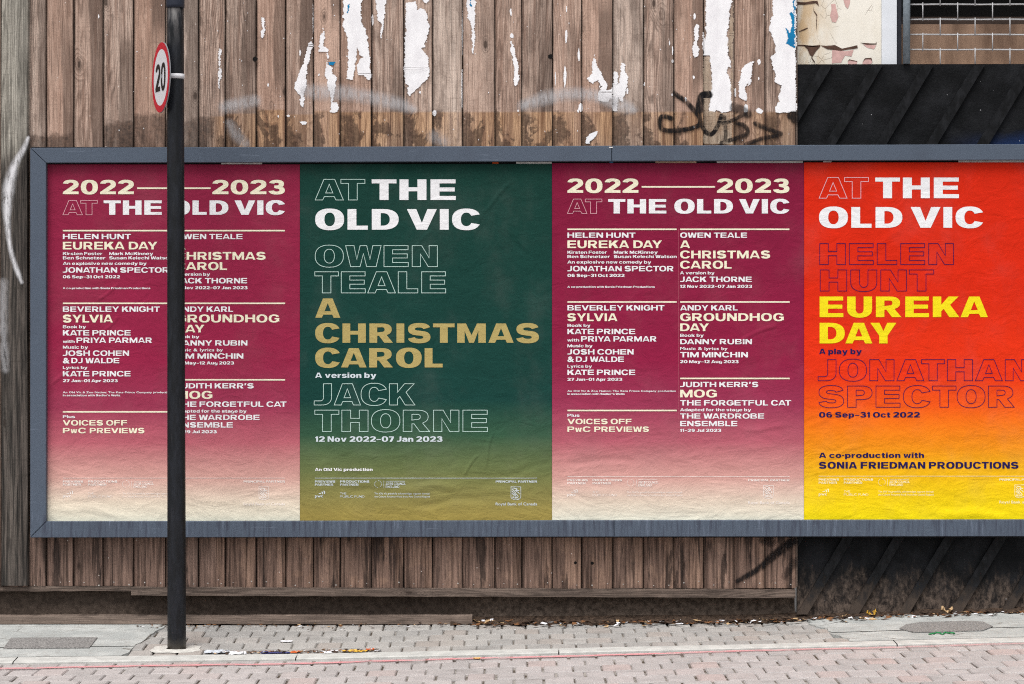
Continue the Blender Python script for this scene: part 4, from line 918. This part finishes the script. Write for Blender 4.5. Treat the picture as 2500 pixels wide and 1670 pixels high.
def wrinkled(nt, b, wg):
    g = nt.nodes.new('ShaderNodeGroup'); g.node_tree = wg; BUMP(nt, b, g.outputs[0], 1.0, .008)
def ink(name, c, wg, var=.05):
    m, nt, b = mat(name, .75, .12); k = lin(c); f_ = NOI(nt, POS(nt), 420, 3, .7)
    nt.links.new(MIX(nt, f_, tuple(v * (1 - var * 2) for v in k[:3]) + (1,), tuple(min(1, v * (1 + var * 2)) for v in k[:3]) + (1,)), b.inputs['Base Color']); wrinkled(nt, b, wg); return m
def sheet_mat(name, ztop, zbot, stops, wg):
    m, nt, b = mat(name, .72, .12); p = POS(nt)
    fac = M(nt, 'DIVIDE', M(nt, 'SUBTRACT', ztop, SEP(nt, p)[2]), ztop - zbot)
    c = RAMP(nt, fac, stops); f_ = NOI(nt, p, 420, 3, .75); v = M(nt, 'MULTIPLY_ADD', f_, .55, .73)
    c = MIX(nt, 1.0, c, COMB(nt, v, v, v), 'MULTIPLY'); v2 = M(nt, 'MULTIPLY_ADD', NOI(nt, SCL(nt, p, (5, 1, 6)), 1, 4, .6), .36, .82)
    c = MIX(nt, 1.0, c, COMB(nt, v2, v2, v2), 'MULTIPLY'); c = MIX(nt, SS(nt, NOI(nt, SCL(nt, p, (4, 1, 3), (7, 0, 3)), 1, 6, .66), .45, .75, 0, .07), c, lin((150, 142, 138)))
    nt.links.new(c, b.inputs['Base Color']); wrinkled(nt, b, wg); return m
INKC = [('white_ink', (232, 232, 234)), ('cream_ink', (236, 230, 204)), ('gold_tan_ink', (176, 158, 100)), ('yellow_ink', (236, 216, 26)), ('navy_ink', (32, 24, 78)), ('pale_blue_ink', (206, 216, 222)), ('pale_green_outline_ink', (186, 212, 204)), ('pale_pink_outline_ink', (226, 176, 184)), ('faint_white_ink', (238, 230, 224)), ('plum_outline_ink', (58, 18, 74)), ('faint_rose_rule_ink', (176, 92, 108)), ('footer_yellow_white_ink', (246, 236, 190))]
SC = 3.336
def footer(po, ox, oy, mi):
    "ox, oy: px of the crop origin relative to the sheet corner"
    X_ = lambda z: z / SC + ox; Y_ = lambda z: z / SC + oy
    A = lambda t, a, b_, c, d, st=30, ba=17: po.caps('partner_footer', t, X_(a), X_(b_), Y_(c), Y_(d), mi, 0, st, ba)
    po.rect('partner_footer', X_(147), X_(1957), Y_(1044.5), Y_(1048), mi)
    A('PREVIEWS', 147, 312, 1066, 1083); A('PARTNER', 147, 297, 1091, 1108); A('PRODUCTIONS', 352, 590, 1066, 1083); A('PARTNER', 352, 503, 1091, 1108)
    A('ARTS COUNCIL', 723, 888, 1083, 1102, 24, 13); A('ENGLAND', 723, 834, 1107, 1126, 24, 13); A('PRINCIPAL PARTNER', 1619, 1957, 1066, 1083)
    A('THE', 352, 402, 1163, 1180, 14, 10); A('PUBLIC FUND', 352, 550, 1188, 1205, 14, 10)
    po.rect('partner_footer', X_(707), X_(709.5), Y_(1068), Y_(1126), mi); po.rect('partner_footer', X_(725), X_(880), Y_(1070), Y_(1073), mi)
    T = lambda t, a, b_, c, d, bo=.012: po.text('partner_footer', t, X_(a), X_(b_), Y_(c), Y_(d), mi, bo)
    T('The Old Vic gratefully acknowledges support through', 632, 1083, 1165, 1179, .004); T('the Culture Recovery Fund from Arts Council England', 632, 1083, 1190, 1204, .004)
    T('Royal Bank of Canada', 1619, 1957, 1246, 1268, .008); T('pwc', 147, 213, 1180, 1203, .02)
    for k in range(14):      # ring of little script marks
        if k in (3, 10): continue
        a = 2 * math.pi * k / 14; c, s_ = math.cos(a), math.sin(a); q = [(661 + c * 27 - s_ * 4, 1095 + s_ * 27 + c * 4), (661 + c * 29, 1095 + s_ * 29), (661 + c * 27 + s_ * 4, 1095 + s_ * 27 - c * 4)]
        po._ribbon(po.mb('arts_emblem'), [(X_(u), Y_(v)) for u, v in q], .9, mi, False)
    for (a, b_, c, d) in ((178,198,1170,1175),(196,214,1158,1163),(206,214,1163,1178),(214,228,1150,1155),(222,230,1155,1176)): po.rect('block_emblem', X_(a), X_(b_), Y_(c), Y_(d), mi)
    sh = [(1744,1118),(1824,1118),(1824,1200),(1818,1214),(1800,1221),(1784,1224),(1768,1221),(1750,1214),(1744,1200)]
    po._ribbon(po.mb('shield_emblem'), [(X_(u), Y_(v)) for u, v in sh], 1.1, mi)
    for l in ([(1752,1132),(1770,1152),(1786,1176),(1802,1192)], [(1752,1150),(1768,1170),(1784,1190)], [(1762,1128),(1780,1130),(1794,1136),(1786,1146),(1802,1150),(1812,1144)], [(1776,1142),(1790,1158),(1806,1164),(1812,1178)], [(1752,1168),(1764,1182),(1774,1190)]):
        po._ribbon(po.mb('shield_emblem'), [(X_(u), Y_(v)) for u, v in l], 1.7, mi, False)
    po.caps('shield_emblem', 'B', X_(1776), X_(1792), Y_(1196), Y_(1212), mi, 0, 34, 18); po.caps('shield_emblem', 'R', X_(1757), X_(1773), Y_(1196), Y_(1212), mi, 0, 34, 18); po.caps('shield_emblem', 'C', X_(1795), X_(1811), Y_(1196), Y_(1212), mi, 0, 34, 18)

def programme(po):
    U = lambda z: (z - 60) / SC; Lw = lambda z: z / SC + 452; Xx = lambda z: (z - 22) / SC
    def c(part, t, a, b_, y0, y1, mi, ol=0, f=U, st=42, ba=19.5): po.caps(part, t, Xx(a), Xx(b_), f(y0), f(y1), mi, ol, st, ba)
    def x(part, t, a, b_, y0, y1, f=U, mi=0, bo=.02): po.text(part, t, Xx(a), Xx(b_), f(y0), f(y1), mi, bo)
    def r(a, b_, y0, y1, f=U, part='dividing_rule'): po.rect(part, Xx(a), Xx(b_), f(y0), f(y1), 1)
    md = dict(st=33, ba=18); sm = dict(st=31, ba=18)
    c('headline', '2022', 147, 725, 188, 302, 1, st=37); c('headline', '2023', 1365, 1955, 188, 302, 1, st=37); r(752, 1350, 247, 260, part='headline')
    c('headline', 'AT', 147, 428, 353, 470, 7, 1.1); c('headline', 'THE', 479, 953, 353, 470, 0); c('headline', 'OLD', 1018, 1495, 353, 470, 0); c('headline', 'VIC', 1545, 1955, 353, 470, 0)
    for i, (a, b_, y0, y1, f) in enumerate(((147,1037,593,605,U),(1065,1955,593,605,U),(147,1037,1185,1197,U),(1065,1957,1185,1197,U),(147,1037,501,513,Lw),(1065,1957,240,252,Lw))): r(a, b_, y0, y1, f, 'dividing_rule_%d' % i)
    A = 'listing_0'
    c(A,'HELEN HUNT',147,702,626,668,0,**sm); c(A,'EUREKA DAY',147,917,690,752,1,**md)
    x(A,'Kirsten Foster',147,468,774,798); x(A,'Mark McKinney',525,882,774,798); x(A,'Ben Schnetzer',147,493,809,833); x(A,'Susan Kelechi Watson',525,1037,809,833)
    x(A,'An explosive new comedy by',147,829,854,878); c(A,'JONATHAN SPECTOR',147,1012,898,941,0,**sm); x(A,'06 Sep–31 Oct 2022',147,612,963,987,bo=.03); x(A,'A co-production with Sonia Friedman Productions',147,859,1060,1075)
    A = 'listing_1'
    c(A,'OWEN TEALE',1065,1610,626,668,0,**sm); c(A,'A',1065,1146,690,752,1,**md); c(A,'CHRISTMAS',1065,1798,773,836,1,**md); c(A,'CAROL',1065,1484,856,919,1,**md)
    x(A,'A version by',1065,1345,942,966); c(A,'JACK THORNE',1065,1648,985,1028,0,**sm); x(A,'12 Nov 2022–07 Jan 2023',1065,1651,1052,1076,bo=.03)
    A = 'listing_2'
    c(A,'BEVERLEY KNIGHT',147,937,1217,1260,0,**sm); c(A,'SYLVIA',147,554,1284,1347,1,**md); x(A,'Book by',147,335,1370,1394); c(A,'KATE PRINCE',147,699,1410,1453,0,**sm)
    x(A,'with',147,243,1490,1513); c(A,'PRIYA PARMAR',258,873,1470,1513,0,**sm); x(A,'Music by',147,352,1536,1560)
    c(A,'JOSH COHEN',147,686,8,51,0,f=Lw,**sm); x(A,'&',147,203,68,111,Lw,bo=.03); c(A,'DJ WALDE',216,607,68,111,0,f=Lw,**sm); x(A,'Lyrics by',147,347,135,158,Lw); c(A,'KATE PRINCE',147,699,175,218,0,f=Lw,**sm); x(A,'27 Jan–01 Apr 2023',147,594,242,265,Lw,bo=.03)
    x(A,'An Old Vic & Zoo Nation: The Kate Prince Company production',147,1030,341,355,Lw); x(A,'In association with Sadler’s Wells',147,614,365,380,Lw)
    A = 'listing_3'
    c(A,'ANDY KARL',1065,1534,1217,1260,0,**sm); c(A,'GROUNDHOG',1065,1910,1283,1346,1,**md); c(A,'DAY',1065,1300,1366,1428,1,**md); x(A,'Book by',1065,1257,1451,1475); c(A,'DANNY RUBIN',1065,1650,1493,1535,0,**sm)
    x(A,'Music & lyrics by',1065,1452,-9,14,Lw); c(A,'TIM MINCHIN',1065,1617,31,74,0,f=Lw,**sm); x(A,'20 May–12 Aug 2023',1065,1541,97,121,Lw,bo=.03)
    A = 'listing_4'
    x(A,'Plus',147,246,535,558,Lw); c(A,'VOICES OFF',147,670,575,618,1,f=Lw,**sm)
    c(A,'P',147,203,638,681,1,f=Lw,**sm); x(A,'w',211,264,637,681,Lw,1,.03); c(A,'C',272,336,638,681,1,f=Lw,**sm); c(A,'PREVIEWS',366,811,638,681,1,f=Lw,**sm)
    A = 'listing_5'
    c(A,'JUDITH KERR’S',1065,1701,274,316,0,f=Lw,**sm); c(A,'MOG',1065,1365,338,400,1,f=Lw,**md); c(A,'THE FORGETFUL CAT',1065,1969,423,466,0,f=Lw,**sm); x(A,'Adapted for the stage by',1065,1643,489,513,Lw)
    c(A,'THE WARDROBE',1065,1749,531,573,0,f=Lw,**sm); c(A,'ENSEMBLE',1065,1531,592,635,0,f=Lw,**sm); x(A,'11–29 Jul 2023',1065,1400,657,681,Lw,bo=.03)
    po.rect('column_line', Xx(1050), Xx(1052.5), U(592), Lw(690), 10)
    footer(po, -22 / SC, 452, 8)
def play(po, z0x, z0y, lw0, red):
    Xx = lambda z: (z - z0x) / SC; U = lambda z: (z - z0y) / SC; Lw = lambda z: z / SC + lw0
    def c(part, t, a, b_, y0, y1, mi, ol=0, f=U, st=42, ba=19.5): po.caps(part, t, Xx(a), Xx(b_), f(y0), f(y1), mi, ol, st, ba)
    def x(part, t, a, b_, y0, y1, f=Lw, mi=0, bo=.035): po.text(part, t, Xx(a), Xx(b_), f(y0), f(y1), mi, bo)
    OL = 1.5
    if not red:
        c('headline','AT',130,535,193,361,6,OL); c('headline','THE',590,1275,193,361,0); c('headline','OLD',130,810,435,603,0); c('headline','VIC',877,1470,435,603,0)
        c('outlined_name','OWEN',130,1125,733,904,6,OL); c('outlined_name','TEALE',127,1193,946,1118,6,OL)
        c('play_title','A',130,335,1163,1320,2); c('play_title','CHRISTMAS',130,1952,1367,1524,2); c('play_title','CAROL',130,1168,0,157,2,f=Lw)
        x('credit_line','A version by',130,628,200,242,mi=5); c('outlined_author','JACK',122,942,290,463,6,OL,Lw); c('outlined_author','THORNE',127,1533,505,679,6,OL,Lw)
        x('date_line','12 Nov 2022–07 Jan 2023',130,1167,719,762,mi=5); x('production_line','An Old Vic production',128,598,976,1000,mi=0,bo=.03)
        footer(po, -(z0x + 19) / SC, lw0 + 12 / SC, 5)
    else:
        c('headline','AT',198,600,178,346,7,OL); c('headline','THE',655,1337,178,346,0); c('headline','OLD',197,876,418,587,0); c('headline','VIC',944,1533,418,587,0)
        c('outlined_name','HELEN',203,1293,715,886,9,OL); c('outlined_name','HUNT',207,1132,930,1102,9,OL)
        c('play_title','EUREKA',202,1573,1147,1315,3); c('play_title','DAY',202,828,1361,1529,3)
        x('credit_line','A play by',198,545,5,48,mi=4); c('outlined_author','JONATHAN',190,1912,93,265,9,OL,Lw); c('outlined_author','SPECTOR',195,1788,308,481,9,OL,Lw)
        x('date_line','06 Sep–31 Oct 2022',197,1018,521,564,mi=4); x('production_line','A co-production with',197,1053,851,893,mi=4); c('production_line','SONIA FRIEDMAN PRODUCTIONS',197,1822,927,981,4,f=Lw,st=38)
        footer(po, (48 - z0x) / SC, lw0 - 4 / SC, 11)
CRIM = [(0, (136, 34, 64)), (.55, (146, 34, 68)), (.68, (152, 54, 82)), (.78, (180, 96, 108)), (.88, (206, 160, 150)), (.95, (222, 208, 188)), (1, (228, 226, 206))]
CRIM3 = [(0, (122, 22, 54)), (.55, (140, 28, 64)), (.68, (150, 52, 82)), (.78, (174, 90, 104)), (.88, (204, 154, 146)), (.95, (216, 200, 182)), (1, (224, 222, 204))]
GREEN = [(0, (19, 58, 50)), (.66, (19, 62, 56)), (.76, (52, 86, 64)), (.86, (104, 114, 70)), (.94, (138, 130, 74)), (1, (158, 140, 72))]
REDS = [(0, (206, 38, 12)), (.35, (212, 40, 12)), (.6, (224, 52, 16)), (.68, (232, 84, 18)), (.8, (230, 140, 20)), (.9, (232, 190, 16)), (1, (236, 214, 16))]
def make_poster(left, top, right, bot, stops, label, fill, group=None):
    global PD
    PD = 0.062 if left in (116, 1347.8) else 0.0634
    po = Poster(left, top, right - left, bot - top); wg = wrinkle_group(left, right)
    rt = root('poster', tuple(P((left + right) / 2, bot, PD)), label, 'poster', group)
    a, b_ = P(left, bot, PD), P(right, top, PD)
    mb = MB(); nx, nz = 24, 34
    def wob(i, j): return 0.0
    for i in range(nx):
        for j in range(nz):
            mb.face([(a[0] + (b_[0] - a[0]) * u / nx, -PD - wob(u, v_), a[2] + (b_[2] - a[2]) * v_ / nz) for u, v_ in ((i, j), (i + 1, j), (i + 1, j + 1), (i, j + 1))])
    mb.build('sheet', sheet_mat('poster_print', b_[2], a[2], stops, wg), rt, weld=True)
    fill(po); used = sorted({i for mb in po.parts.values() for i in mb.m}); inks = {i: ink(*INKC[i], wg) for i in used}
    for k, mb in po.parts.items():
        nm = k.rstrip('0123456789').rstrip('_'); u = sorted(set(mb.m)); mb.m = [u.index(i) for i in mb.m]; mb.build(nm, [inks[i] for i in u], rt)
    return rt
make_poster(116, 401.5, 732, 1272, CRIM, 'crimson season listing poster partly hidden by the street pole', programme)
make_poster(732.6, 400.4, 1347.2, 1272, GREEN, 'dark green christmas play poster fading to olive at its foot', lambda po: play(po, 7, 68, 470 - 20.4, False))
make_poster(1347.8, 398.2, 1962.6, 1269.2, CRIM3, 'crimson season listing poster between the green and orange posters', programme)
make_poster(1963.2, 396.6, 2578, 1268.4, REDS, 'orange red play poster fading to yellow at the right end', lambda po: play(po, 76, 55, 470 - 16.6, True))

# ------------------------------------------------------------------ street pole and speed sign
m, nt, b = mat('black_pole_paint', 0.44, 0.32); p = POS(nt); s = SEP(nt, p)
n1 = NOI(nt, SCL(nt, p, (40, 40, 9)), 1, 6, .68); n2 = NOI(nt, SCL(nt, p, (90, 90, 4)), 1, 5, .7)
c = MIX(nt, SS(nt, n1, .35, .75), lin((12, 14, 18)), lin((30, 33, 40)))
c = MIX(nt, SS(nt, n2, .58, .74, 0, .5), c, lin((70, 68, 70)))
c = MIX(nt, M(nt, 'MULTIPLY', SS(nt, s[2], Z(130, .55), Z(40, .55)), SS(nt, n1, .42, .62, 0, .5)), c, lin((108, 104, 102)))
c = MIX(nt, SS(nt, M(nt, 'ADD', s[2], M(nt, 'MULTIPLY', n1, .08)), .055, -.01, 0, .75), c, lin((92, 86, 78)))
nt.links.new(c, b.inputs['Base Color']); BUMP(nt, b, n1, .35, .003); POLE = m
m, nt, b = mat('navy_sleeve_paint', 0.45, 0.3); p = POS(nt)
nt.links.new(MIX(nt, NOI(nt, p, 30, 5), lin((26, 30, 42)), lin((50, 55, 68))), b.inputs['Base Color']); SLV = m
pd = .55; px_, pz = X(431.5, pd), gz(X(431, pd), pd)
pole = root('street_pole', (px_, -pd, pz), 'black painted steel street pole standing on the pavement before the billboard', 'pole')
def Rr(t): return (20.5 + 2.2 * t) * (D - pd) / F      # radius grows slightly towards the foot
zt = Z(19, pd); q = MB()
pts, rs = [], []
for k in range(31):
    t = k / 30; z = zt + (pz - .01 - zt) * t; pts.append((X(428.2 + 3.4 * t, pd), -pd, z)); rs.append(Rr(t))
q.tube(pts, rs, 36); q.build('shaft', POLE, pole)
q = MB(); xt = X(428, pd); rb = Rr(0)
q.tube([(xt, -pd, zt - .0015), (xt, -pd, zt), (xt, -pd, zt + .012), (xt, -pd, Z(-560, pd)), (xt, -pd, Z(-565, pd))], [rb + .0005, rb + .003, rb + .0036, rb + .0036, rb], 36)
q.build('sleeve', SLV, pole)
MORT = simple('pale_mortar', (196, 194, 188), .92, .15, 40, bump=.4)
mp = MB(); n = 28; ring = []
for k in range(n):
    a = 2 * math.pi * k / n; sq = 1 / max(abs(math.cos(a)), abs(math.sin(a))); r_ = .085 * (.55 + .45 * sq) * random.uniform(.92, 1.1)
    x_, d_ = px_ + r_ * math.cos(a) * 1.25, pd + .01 - r_ * math.sin(a) * .95; ring.append((x_, -d_, gz(x_, d_) + .003))
for k in range(n):
    a, b_ = ring[k], ring[(k + 1) % n]; mp.face([a, b_, (px_ + (b_[0] - px_) * .4, -pd + (b_[1] + pd) * .4, pz + .004), (px_ + (a[0] - px_) * .4, -pd + (a[1] + pd) * .4, pz + .004)][::-1], smooth=True)
tag(mp.build('mortar_patch', MORT), 'patch of pale mortar round the foot of the black pole', 'mortar patch')
# round speed sign, seen nearly edge on
sc_ = P(395, 189, pd + .02); sr = 86 * (D - pd) / F
ang = R(67.5)        # turned away from the camera towards the left
sgn = root('speed_sign', tuple(P(413, 189, pd)), 'round white speed limit sign with red border fixed to the pole', 'road sign')
ux = Vector((math.cos(ang), -math.sin(ang), 0)); nx_ = Vector((-math.sin(ang), -math.cos(ang), 0)); uz = Vector((0.012, 0, 1)).normalized()
cen = Vector((px_ - Rr(0) - .010 + (X(428.2, pd) - px_), -pd - .004, sc_[2]))
cen = Vector((X(393, pd), -pd - .0, Z(189, pd)))
def sp(u, v, o): return cen + ux * u + uz * v + nx_ * o
WH = simple('sign_white_face', (222, 222, 226), .45, .03, 20); RED = simple('sign_red_border', (196, 24, 48), .42, .06, 20); BLKI = simple('sign_black_numerals', (20, 19, 20), .5, .1, 20); ALU = simple('grey_sign_back', (176, 178, 182), .4, .08, 60)
def ringf(mb, r0, r1, o, n=64, m=0):
    for k in range(n):
        a, b_ = 2 * math.pi * k / n, 2 * math.pi * (k + 1) / n
        if r0 == 0: mb.face([sp(0, 0, o), sp(r1 * math.cos(a), r1 * math.sin(a), o), sp(r1 * math.cos(b_), r1 * math.sin(b_), o)], m)
        else: mb.face([sp(r0 * math.cos(a), r0 * math.sin(a), o), sp(r1 * math.cos(a), r1 * math.sin(a), o), sp(r1 * math.cos(b_), r1 * math.sin(b_), o), sp(r0 * math.cos(b_), r0 * math.sin(b_), o)], m)
q = MB(); n = 64
for k in range(n):
    a, b_ = 2 * math.pi * k / n, 2 * math.pi * (k + 1) / n; A1, B1 = (sr * math.cos(a), sr * math.sin(a)), (sr * math.cos(b_), sr * math.sin(b_))
    q.face([sp(*A1, 0), sp(*B1, 0), sp(*B1, -.004), sp(*A1, -.004)], smooth=True); q.face([sp(*A1, -.004), sp(*B1, -.004), sp(0, 0, -.004)])
ringf(q, 0, sr, 0); q.build('plate', ALU, sgn)
q = MB(); ringf(q, 0, sr * .80, .0012); q.build('white_face', WH, sgn)
q = MB(); ringf(q, sr * .80, sr * .995, .0014); q.build('red_border', RED, sgn)
q = MB()
for ch, cx in (('2', -.30), ('0', .30)):
    cs, w_ = glyph(ch, 34, 17); hh = .76 * sr; ww = .52 * sr
    vv = [[sp(cx * sr + (v[0] / w_ - .5) * ww, (v[1] / 100 - .5) * hh, .0026) for v in c] for c in cs]; fl = [v for c in vv for v in c]
    for t in tessellate_polygon(vv): q.face([fl[i] for i in t])
q.build('numerals', BLKI, sgn)
q = MB(); zc = Z(187, pd); rc = Rr(.11) + .0018; xc = X(428.6, pd); bh = .0105
for k in range(40):
    a, b_ = 2 * math.pi * k / 40, 2 * math.pi * (k + 1) / 40
    f_ = lambda t, z, r_=rc: (xc + r_ * math.cos(t), -pd + r_ * math.sin(t), z)
    q.face([f_(a, zc - bh), f_(b_, zc - bh), f_(b_, zc + bh), f_(a, zc + bh)], smooth=True)
    q.face([f_(a, zc + bh), f_(b_, zc + bh), f_(b_, zc + bh, rc - .002), f_(a, zc + bh, rc - .002)]); q.face([f_(a, zc - bh, rc - .002), f_(b_, zc - bh, rc - .002), f_(b_, zc - bh), f_(a, zc - bh)])
q.build('clip_band', WH, sgn)
q = MB(); q.box((xc - rc - .024, -pd - .018, zc - .009), (xc - rc + .004, -pd - .004, zc + .009)); q.box((xc - rc - .014, -pd - .024, zc - .014), (xc - rc - .008, -pd - .002, zc + .014)); q.build('bracket', ALU, sgn)

# ------------------------------------------------------------------ litter and leaves
LIT = {k: simple('litter_' + k, c, .7, .25, 90) for k, c in dict(white=(226, 226, 230), clear=(188, 194, 202), blue=(58, 60, 110), orange=(206, 96, 44), yellow=(222, 176, 70), brown=(120, 82, 52), tan=(186, 156, 118), green=(38, 128, 74), dark=(62, 46, 36), navy=(36, 40, 60)).items()}
def crumple(name, label, cat, px, d, sx, sy, col, hh=.015, seed=0, n=6, rot=0.0, group=None, curl=0.0):
    rr = random.Random(seed); mb = MB(); x0 = X(px, d); z0 = gz(x0, d) + .004; g = []
    ca, sa = math.cos(rot), math.sin(rot)
    for j in range(n + 1):
        row = []
        for i in range(n + 1):
            u, v = i / n - .5, j / n - .5; sh = 1 - .5 * (abs(v) * 2) ** 2 if curl else 1
            a, b_ = u * sx * sh + rr.uniform(-.08, .08) * sx, v * sy + rr.uniform(-.08, .08) * sy
            x_ = x0 + a * ca - b_ * sa; y_ = -d + a * sa + b_ * ca
            row.append((x_, y_, gz(x_, -y_) + .004 + abs(rr.gauss(0, hh * .6)) + curl * (u * 2) ** 2 * hh))
        g.append(row)
    for j in range(n):
        for i in range(n): mb.face([g[j][i], g[j][i + 1], g[j + 1][i + 1], g[j + 1][i]])
    return tag(mb.build(name, LIT[col], weld=True), label, cat, group)
def gd(py, px):    # pavement depth for a photo row
    for k in range(0, 400):
        d = k * .005
        if Z(py, d) >= gz(X(px, d), d): return max(d, .02)
    return 1
def drop(name, label, cat, px, py, sx, sy, col, **k): return crumple(name, label, cat, px, gd(py, px), sx, sy, col, **dict(k, hh=k.get('hh', .015) * .32))
GL = 'litter along the kerb'
drop('plastic_film', 'crumpled clear plastic film by the kerb right of the pole', 'litter', 530, 1594, .10, .06, 'clear', hh=.022, seed=1, group=GL)
drop('crumpled_paper', 'white crumpled paper by the kerb beside the clear plastic film', 'litter', 580, 1598, .07, .05, 'white', hh=.02, seed=2, group=GL)
drop('candy_wrapper', 'flat dark blue wrapper lying between white paper and orange wrapper', 'litter', 672, 1595, .12, .04, 'blue', hh=.006, seed=3, group=GL)
drop('candy_wrapper', 'small orange wrapper by the kerb right of the blue one', 'litter', 722, 1594, .04, .035, 'orange', hh=.014, seed=4, group=GL)
drop('paper_wrapper', 'long yellow wrapper lying in the gap along the kerb', 'litter', 866, 1592, .10, .035, 'yellow', hh=.012, seed=5, group=GL)
drop('candy_wrapper', 'small red orange scrap at the right of the yellow wrapper', 'litter', 904, 1588, .035, .03, 'orange', hh=.012, seed=6, group=GL)
drop('crumpled_paper', 'small pale paper ball between the orange and yellow wrappers', 'litter', 800, 1595, .035, .03, 'white', hh=.012, seed=7, group=GL)
drop('fallen_leaf', 'single yellow leaf lying on the road beyond the kerb', 'leaf', 1165, 1610, .035, .028, 'yellow', hh=.006, seed=8, n=3, curl=1.0)
drop('crumpled_paper', 'thin white paper strip lying on the paving above the blue wrapper', 'litter', 700, 1567, .05, .03, 'white', hh=.003, seed=9)
drop('dry_leaf', 'curled brown leaf heap at the end of the ground board', 'leaf', 1180, 1520, .09, .05, 'tan', hh=.03, seed=10, curl=1.0)
drop('dry_leaf', 'second pale curled leaf leaning on the plinth by the ground board end', 'leaf', 1190, 1515, .05, .03, 'white', hh=.03, seed=11, curl=1.0)
drop('crumpled_paper', 'white paper strip at the foot of the fence left of the brown leaves', 'litter', 1737, 1518, .065, .03, 'white', hh=.008, seed=12)
drop('dry_leaf', 'large tan leaf lying at the foot of the fence near the black hoarding', 'leaf', 1876, 1517, .075, .04, 'tan', hh=.022, seed=13, curl=1.0)
drop('dry_leaf', 'reddish brown leaves between the white strip and the large tan leaf', 'leaf', 1815, 1516, .06, .04, 'brown', hh=.025, seed=14, curl=1.0)
drop('dry_leaf', 'tan curled leaf under the first batten of the hoarding', 'leaf', 2058, 1502, .035, .03, 'tan', hh=.025, seed=15, curl=1.0)
drop('dry_leaf', 'upright yellow brown leaf at the foot of the second batten', 'leaf', 2128, 1501, .045, .04, 'yellow', hh=.05, seed=16, curl=1.0)
drop('candy_wrapper', 'small orange scrap on the concrete right of the upright leaf', 'litter', 2180, 1500, .025, .02, 'orange', hh=.008, seed=17)
drop('dry_leaf', 'pair of pale curled leaves below the third batten of the hoarding', 'leaf', 2312, 1492, .05, .04, 'tan', hh=.05, seed=18, curl=1.0)
drop('cigarette_butt', 'orange cigarette end at the foot of the hoarding far right', 'litter', 2430, 1492, .05, .012, 'orange', hh=.004, seed=19)
drop('crumpled_paper', 'flat pale yellow scrap on the concrete edge left of the orange scrap', 'litter', 2024, 1515, .04, .03, 'yellow', hh=.004, seed=20)
tw = MB(); rr = random.Random(4)
d0 = gd(1551, 2300); pts = [(X(2268 + k * 5.2, d0), -d0 - .02 * math.sin(k * 1.3), gz(X(2268 + k * 5.2, d0), d0) + .006 + .006 * abs(math.sin(k * 2.1))) for k in range(13)]
tw.tube(pts, .0035, 6); tag(tw.build('green_twine', LIT['green']), 'short piece of green twine on the concrete by the rounded cover', 'twine')
dm = MB(); rr = random.Random(11); names = ['dark', 'brown', 'tan', 'white', 'dark', 'dark', 'brown']
for i in range(900):
    px = rr.uniform(1150, 2620) if rr.random() < .82 else rr.uniform(330, 1150)
    d = abs(rr.gauss(.0, .06)) + (.035 if px < 1155 else .012); x0 = X(px, d); s_ = rr.uniform(.003, .011) * (1.3 if px > 1155 else .7); a = rr.uniform(0, 6.28); z0 = gz(x0, d) + .003 + rr.uniform(0, .006)
    q = [(x0 + s_ * math.cos(a + t) * e, -d + s_ * math.sin(a + t), z0 + rr.uniform(0, s_ * .9)) for t, e in ((0, 1.6), (1.6, .8), (3.14, 1.6), (4.7, .8))]
    dm.face(q, rr.choice([0, 0, 0, 0, 0, 0, 1, 1, 1, 2, 3]))
for i in range(260):
    px = rr.uniform(510, 930); d = .655 + rr.gauss(0, .014); x0 = X(px, d); s_ = rr.uniform(.003, .010); a = rr.uniform(0, 6.28); z0 = gz(x0, d) + .003
    q = [(x0 + s_ * math.cos(a + t) * e, -d + s_ * math.sin(a + t), z0 + rr.uniform(0, s_ * .8)) for t, e in ((0, 1.6), (1.6, .8), (3.14, 1.6), (4.7, .8))]
    dm.face(q, rr.choice([0, 0, 1, 1, 2, 3]))
tag(dm.build('leaf_crumbs', [LIT['dark'], LIT['brown'], LIT['tan'], LIT['white']]), 'crumbs of dead leaves and dirt along the wall foot and kerb', 'debris', kind='stuff')
ds = MB(); rr = random.Random(2); n = 90
for i in range(n):
    p0, p1 = [1100 + (2700 - 1100) * k / n for k in (i, i + 1)]
    f_ = lambda p_: .05 + .02 * math.sin(p_ * .031) + .014 * math.sin(p_ * .11)
    q = [(X(p_, 0), -d_, gz(X(p_, 0), d_) + dz) for p_, d_, dz in ((p0, f_(p0), .002), (p1, f_(p1), .002), (p1, -.02, .03), (p0, -.02, .03))]
    ds.face(q, smooth=True)
m, nt, b = mat('damp_dirt', .95, .1); n1 = NOI(nt, POS(nt), 55, 7, .7)
nt.links.new(MIX(nt, SS(nt, n1, .3, .7), lin((36, 29, 25)), lin((88, 73, 62))), b.inputs['Base Color']); BUMP(nt, b, n1, .9, .01)
tag(ds.build('dirt_bank', m), 'dark dirt gathered along the foot of the fence and hoarding', 'dirt', kind='stuff')
for o in bpy.data.objects:
    if '_o' in o.keys(): del o['_o']
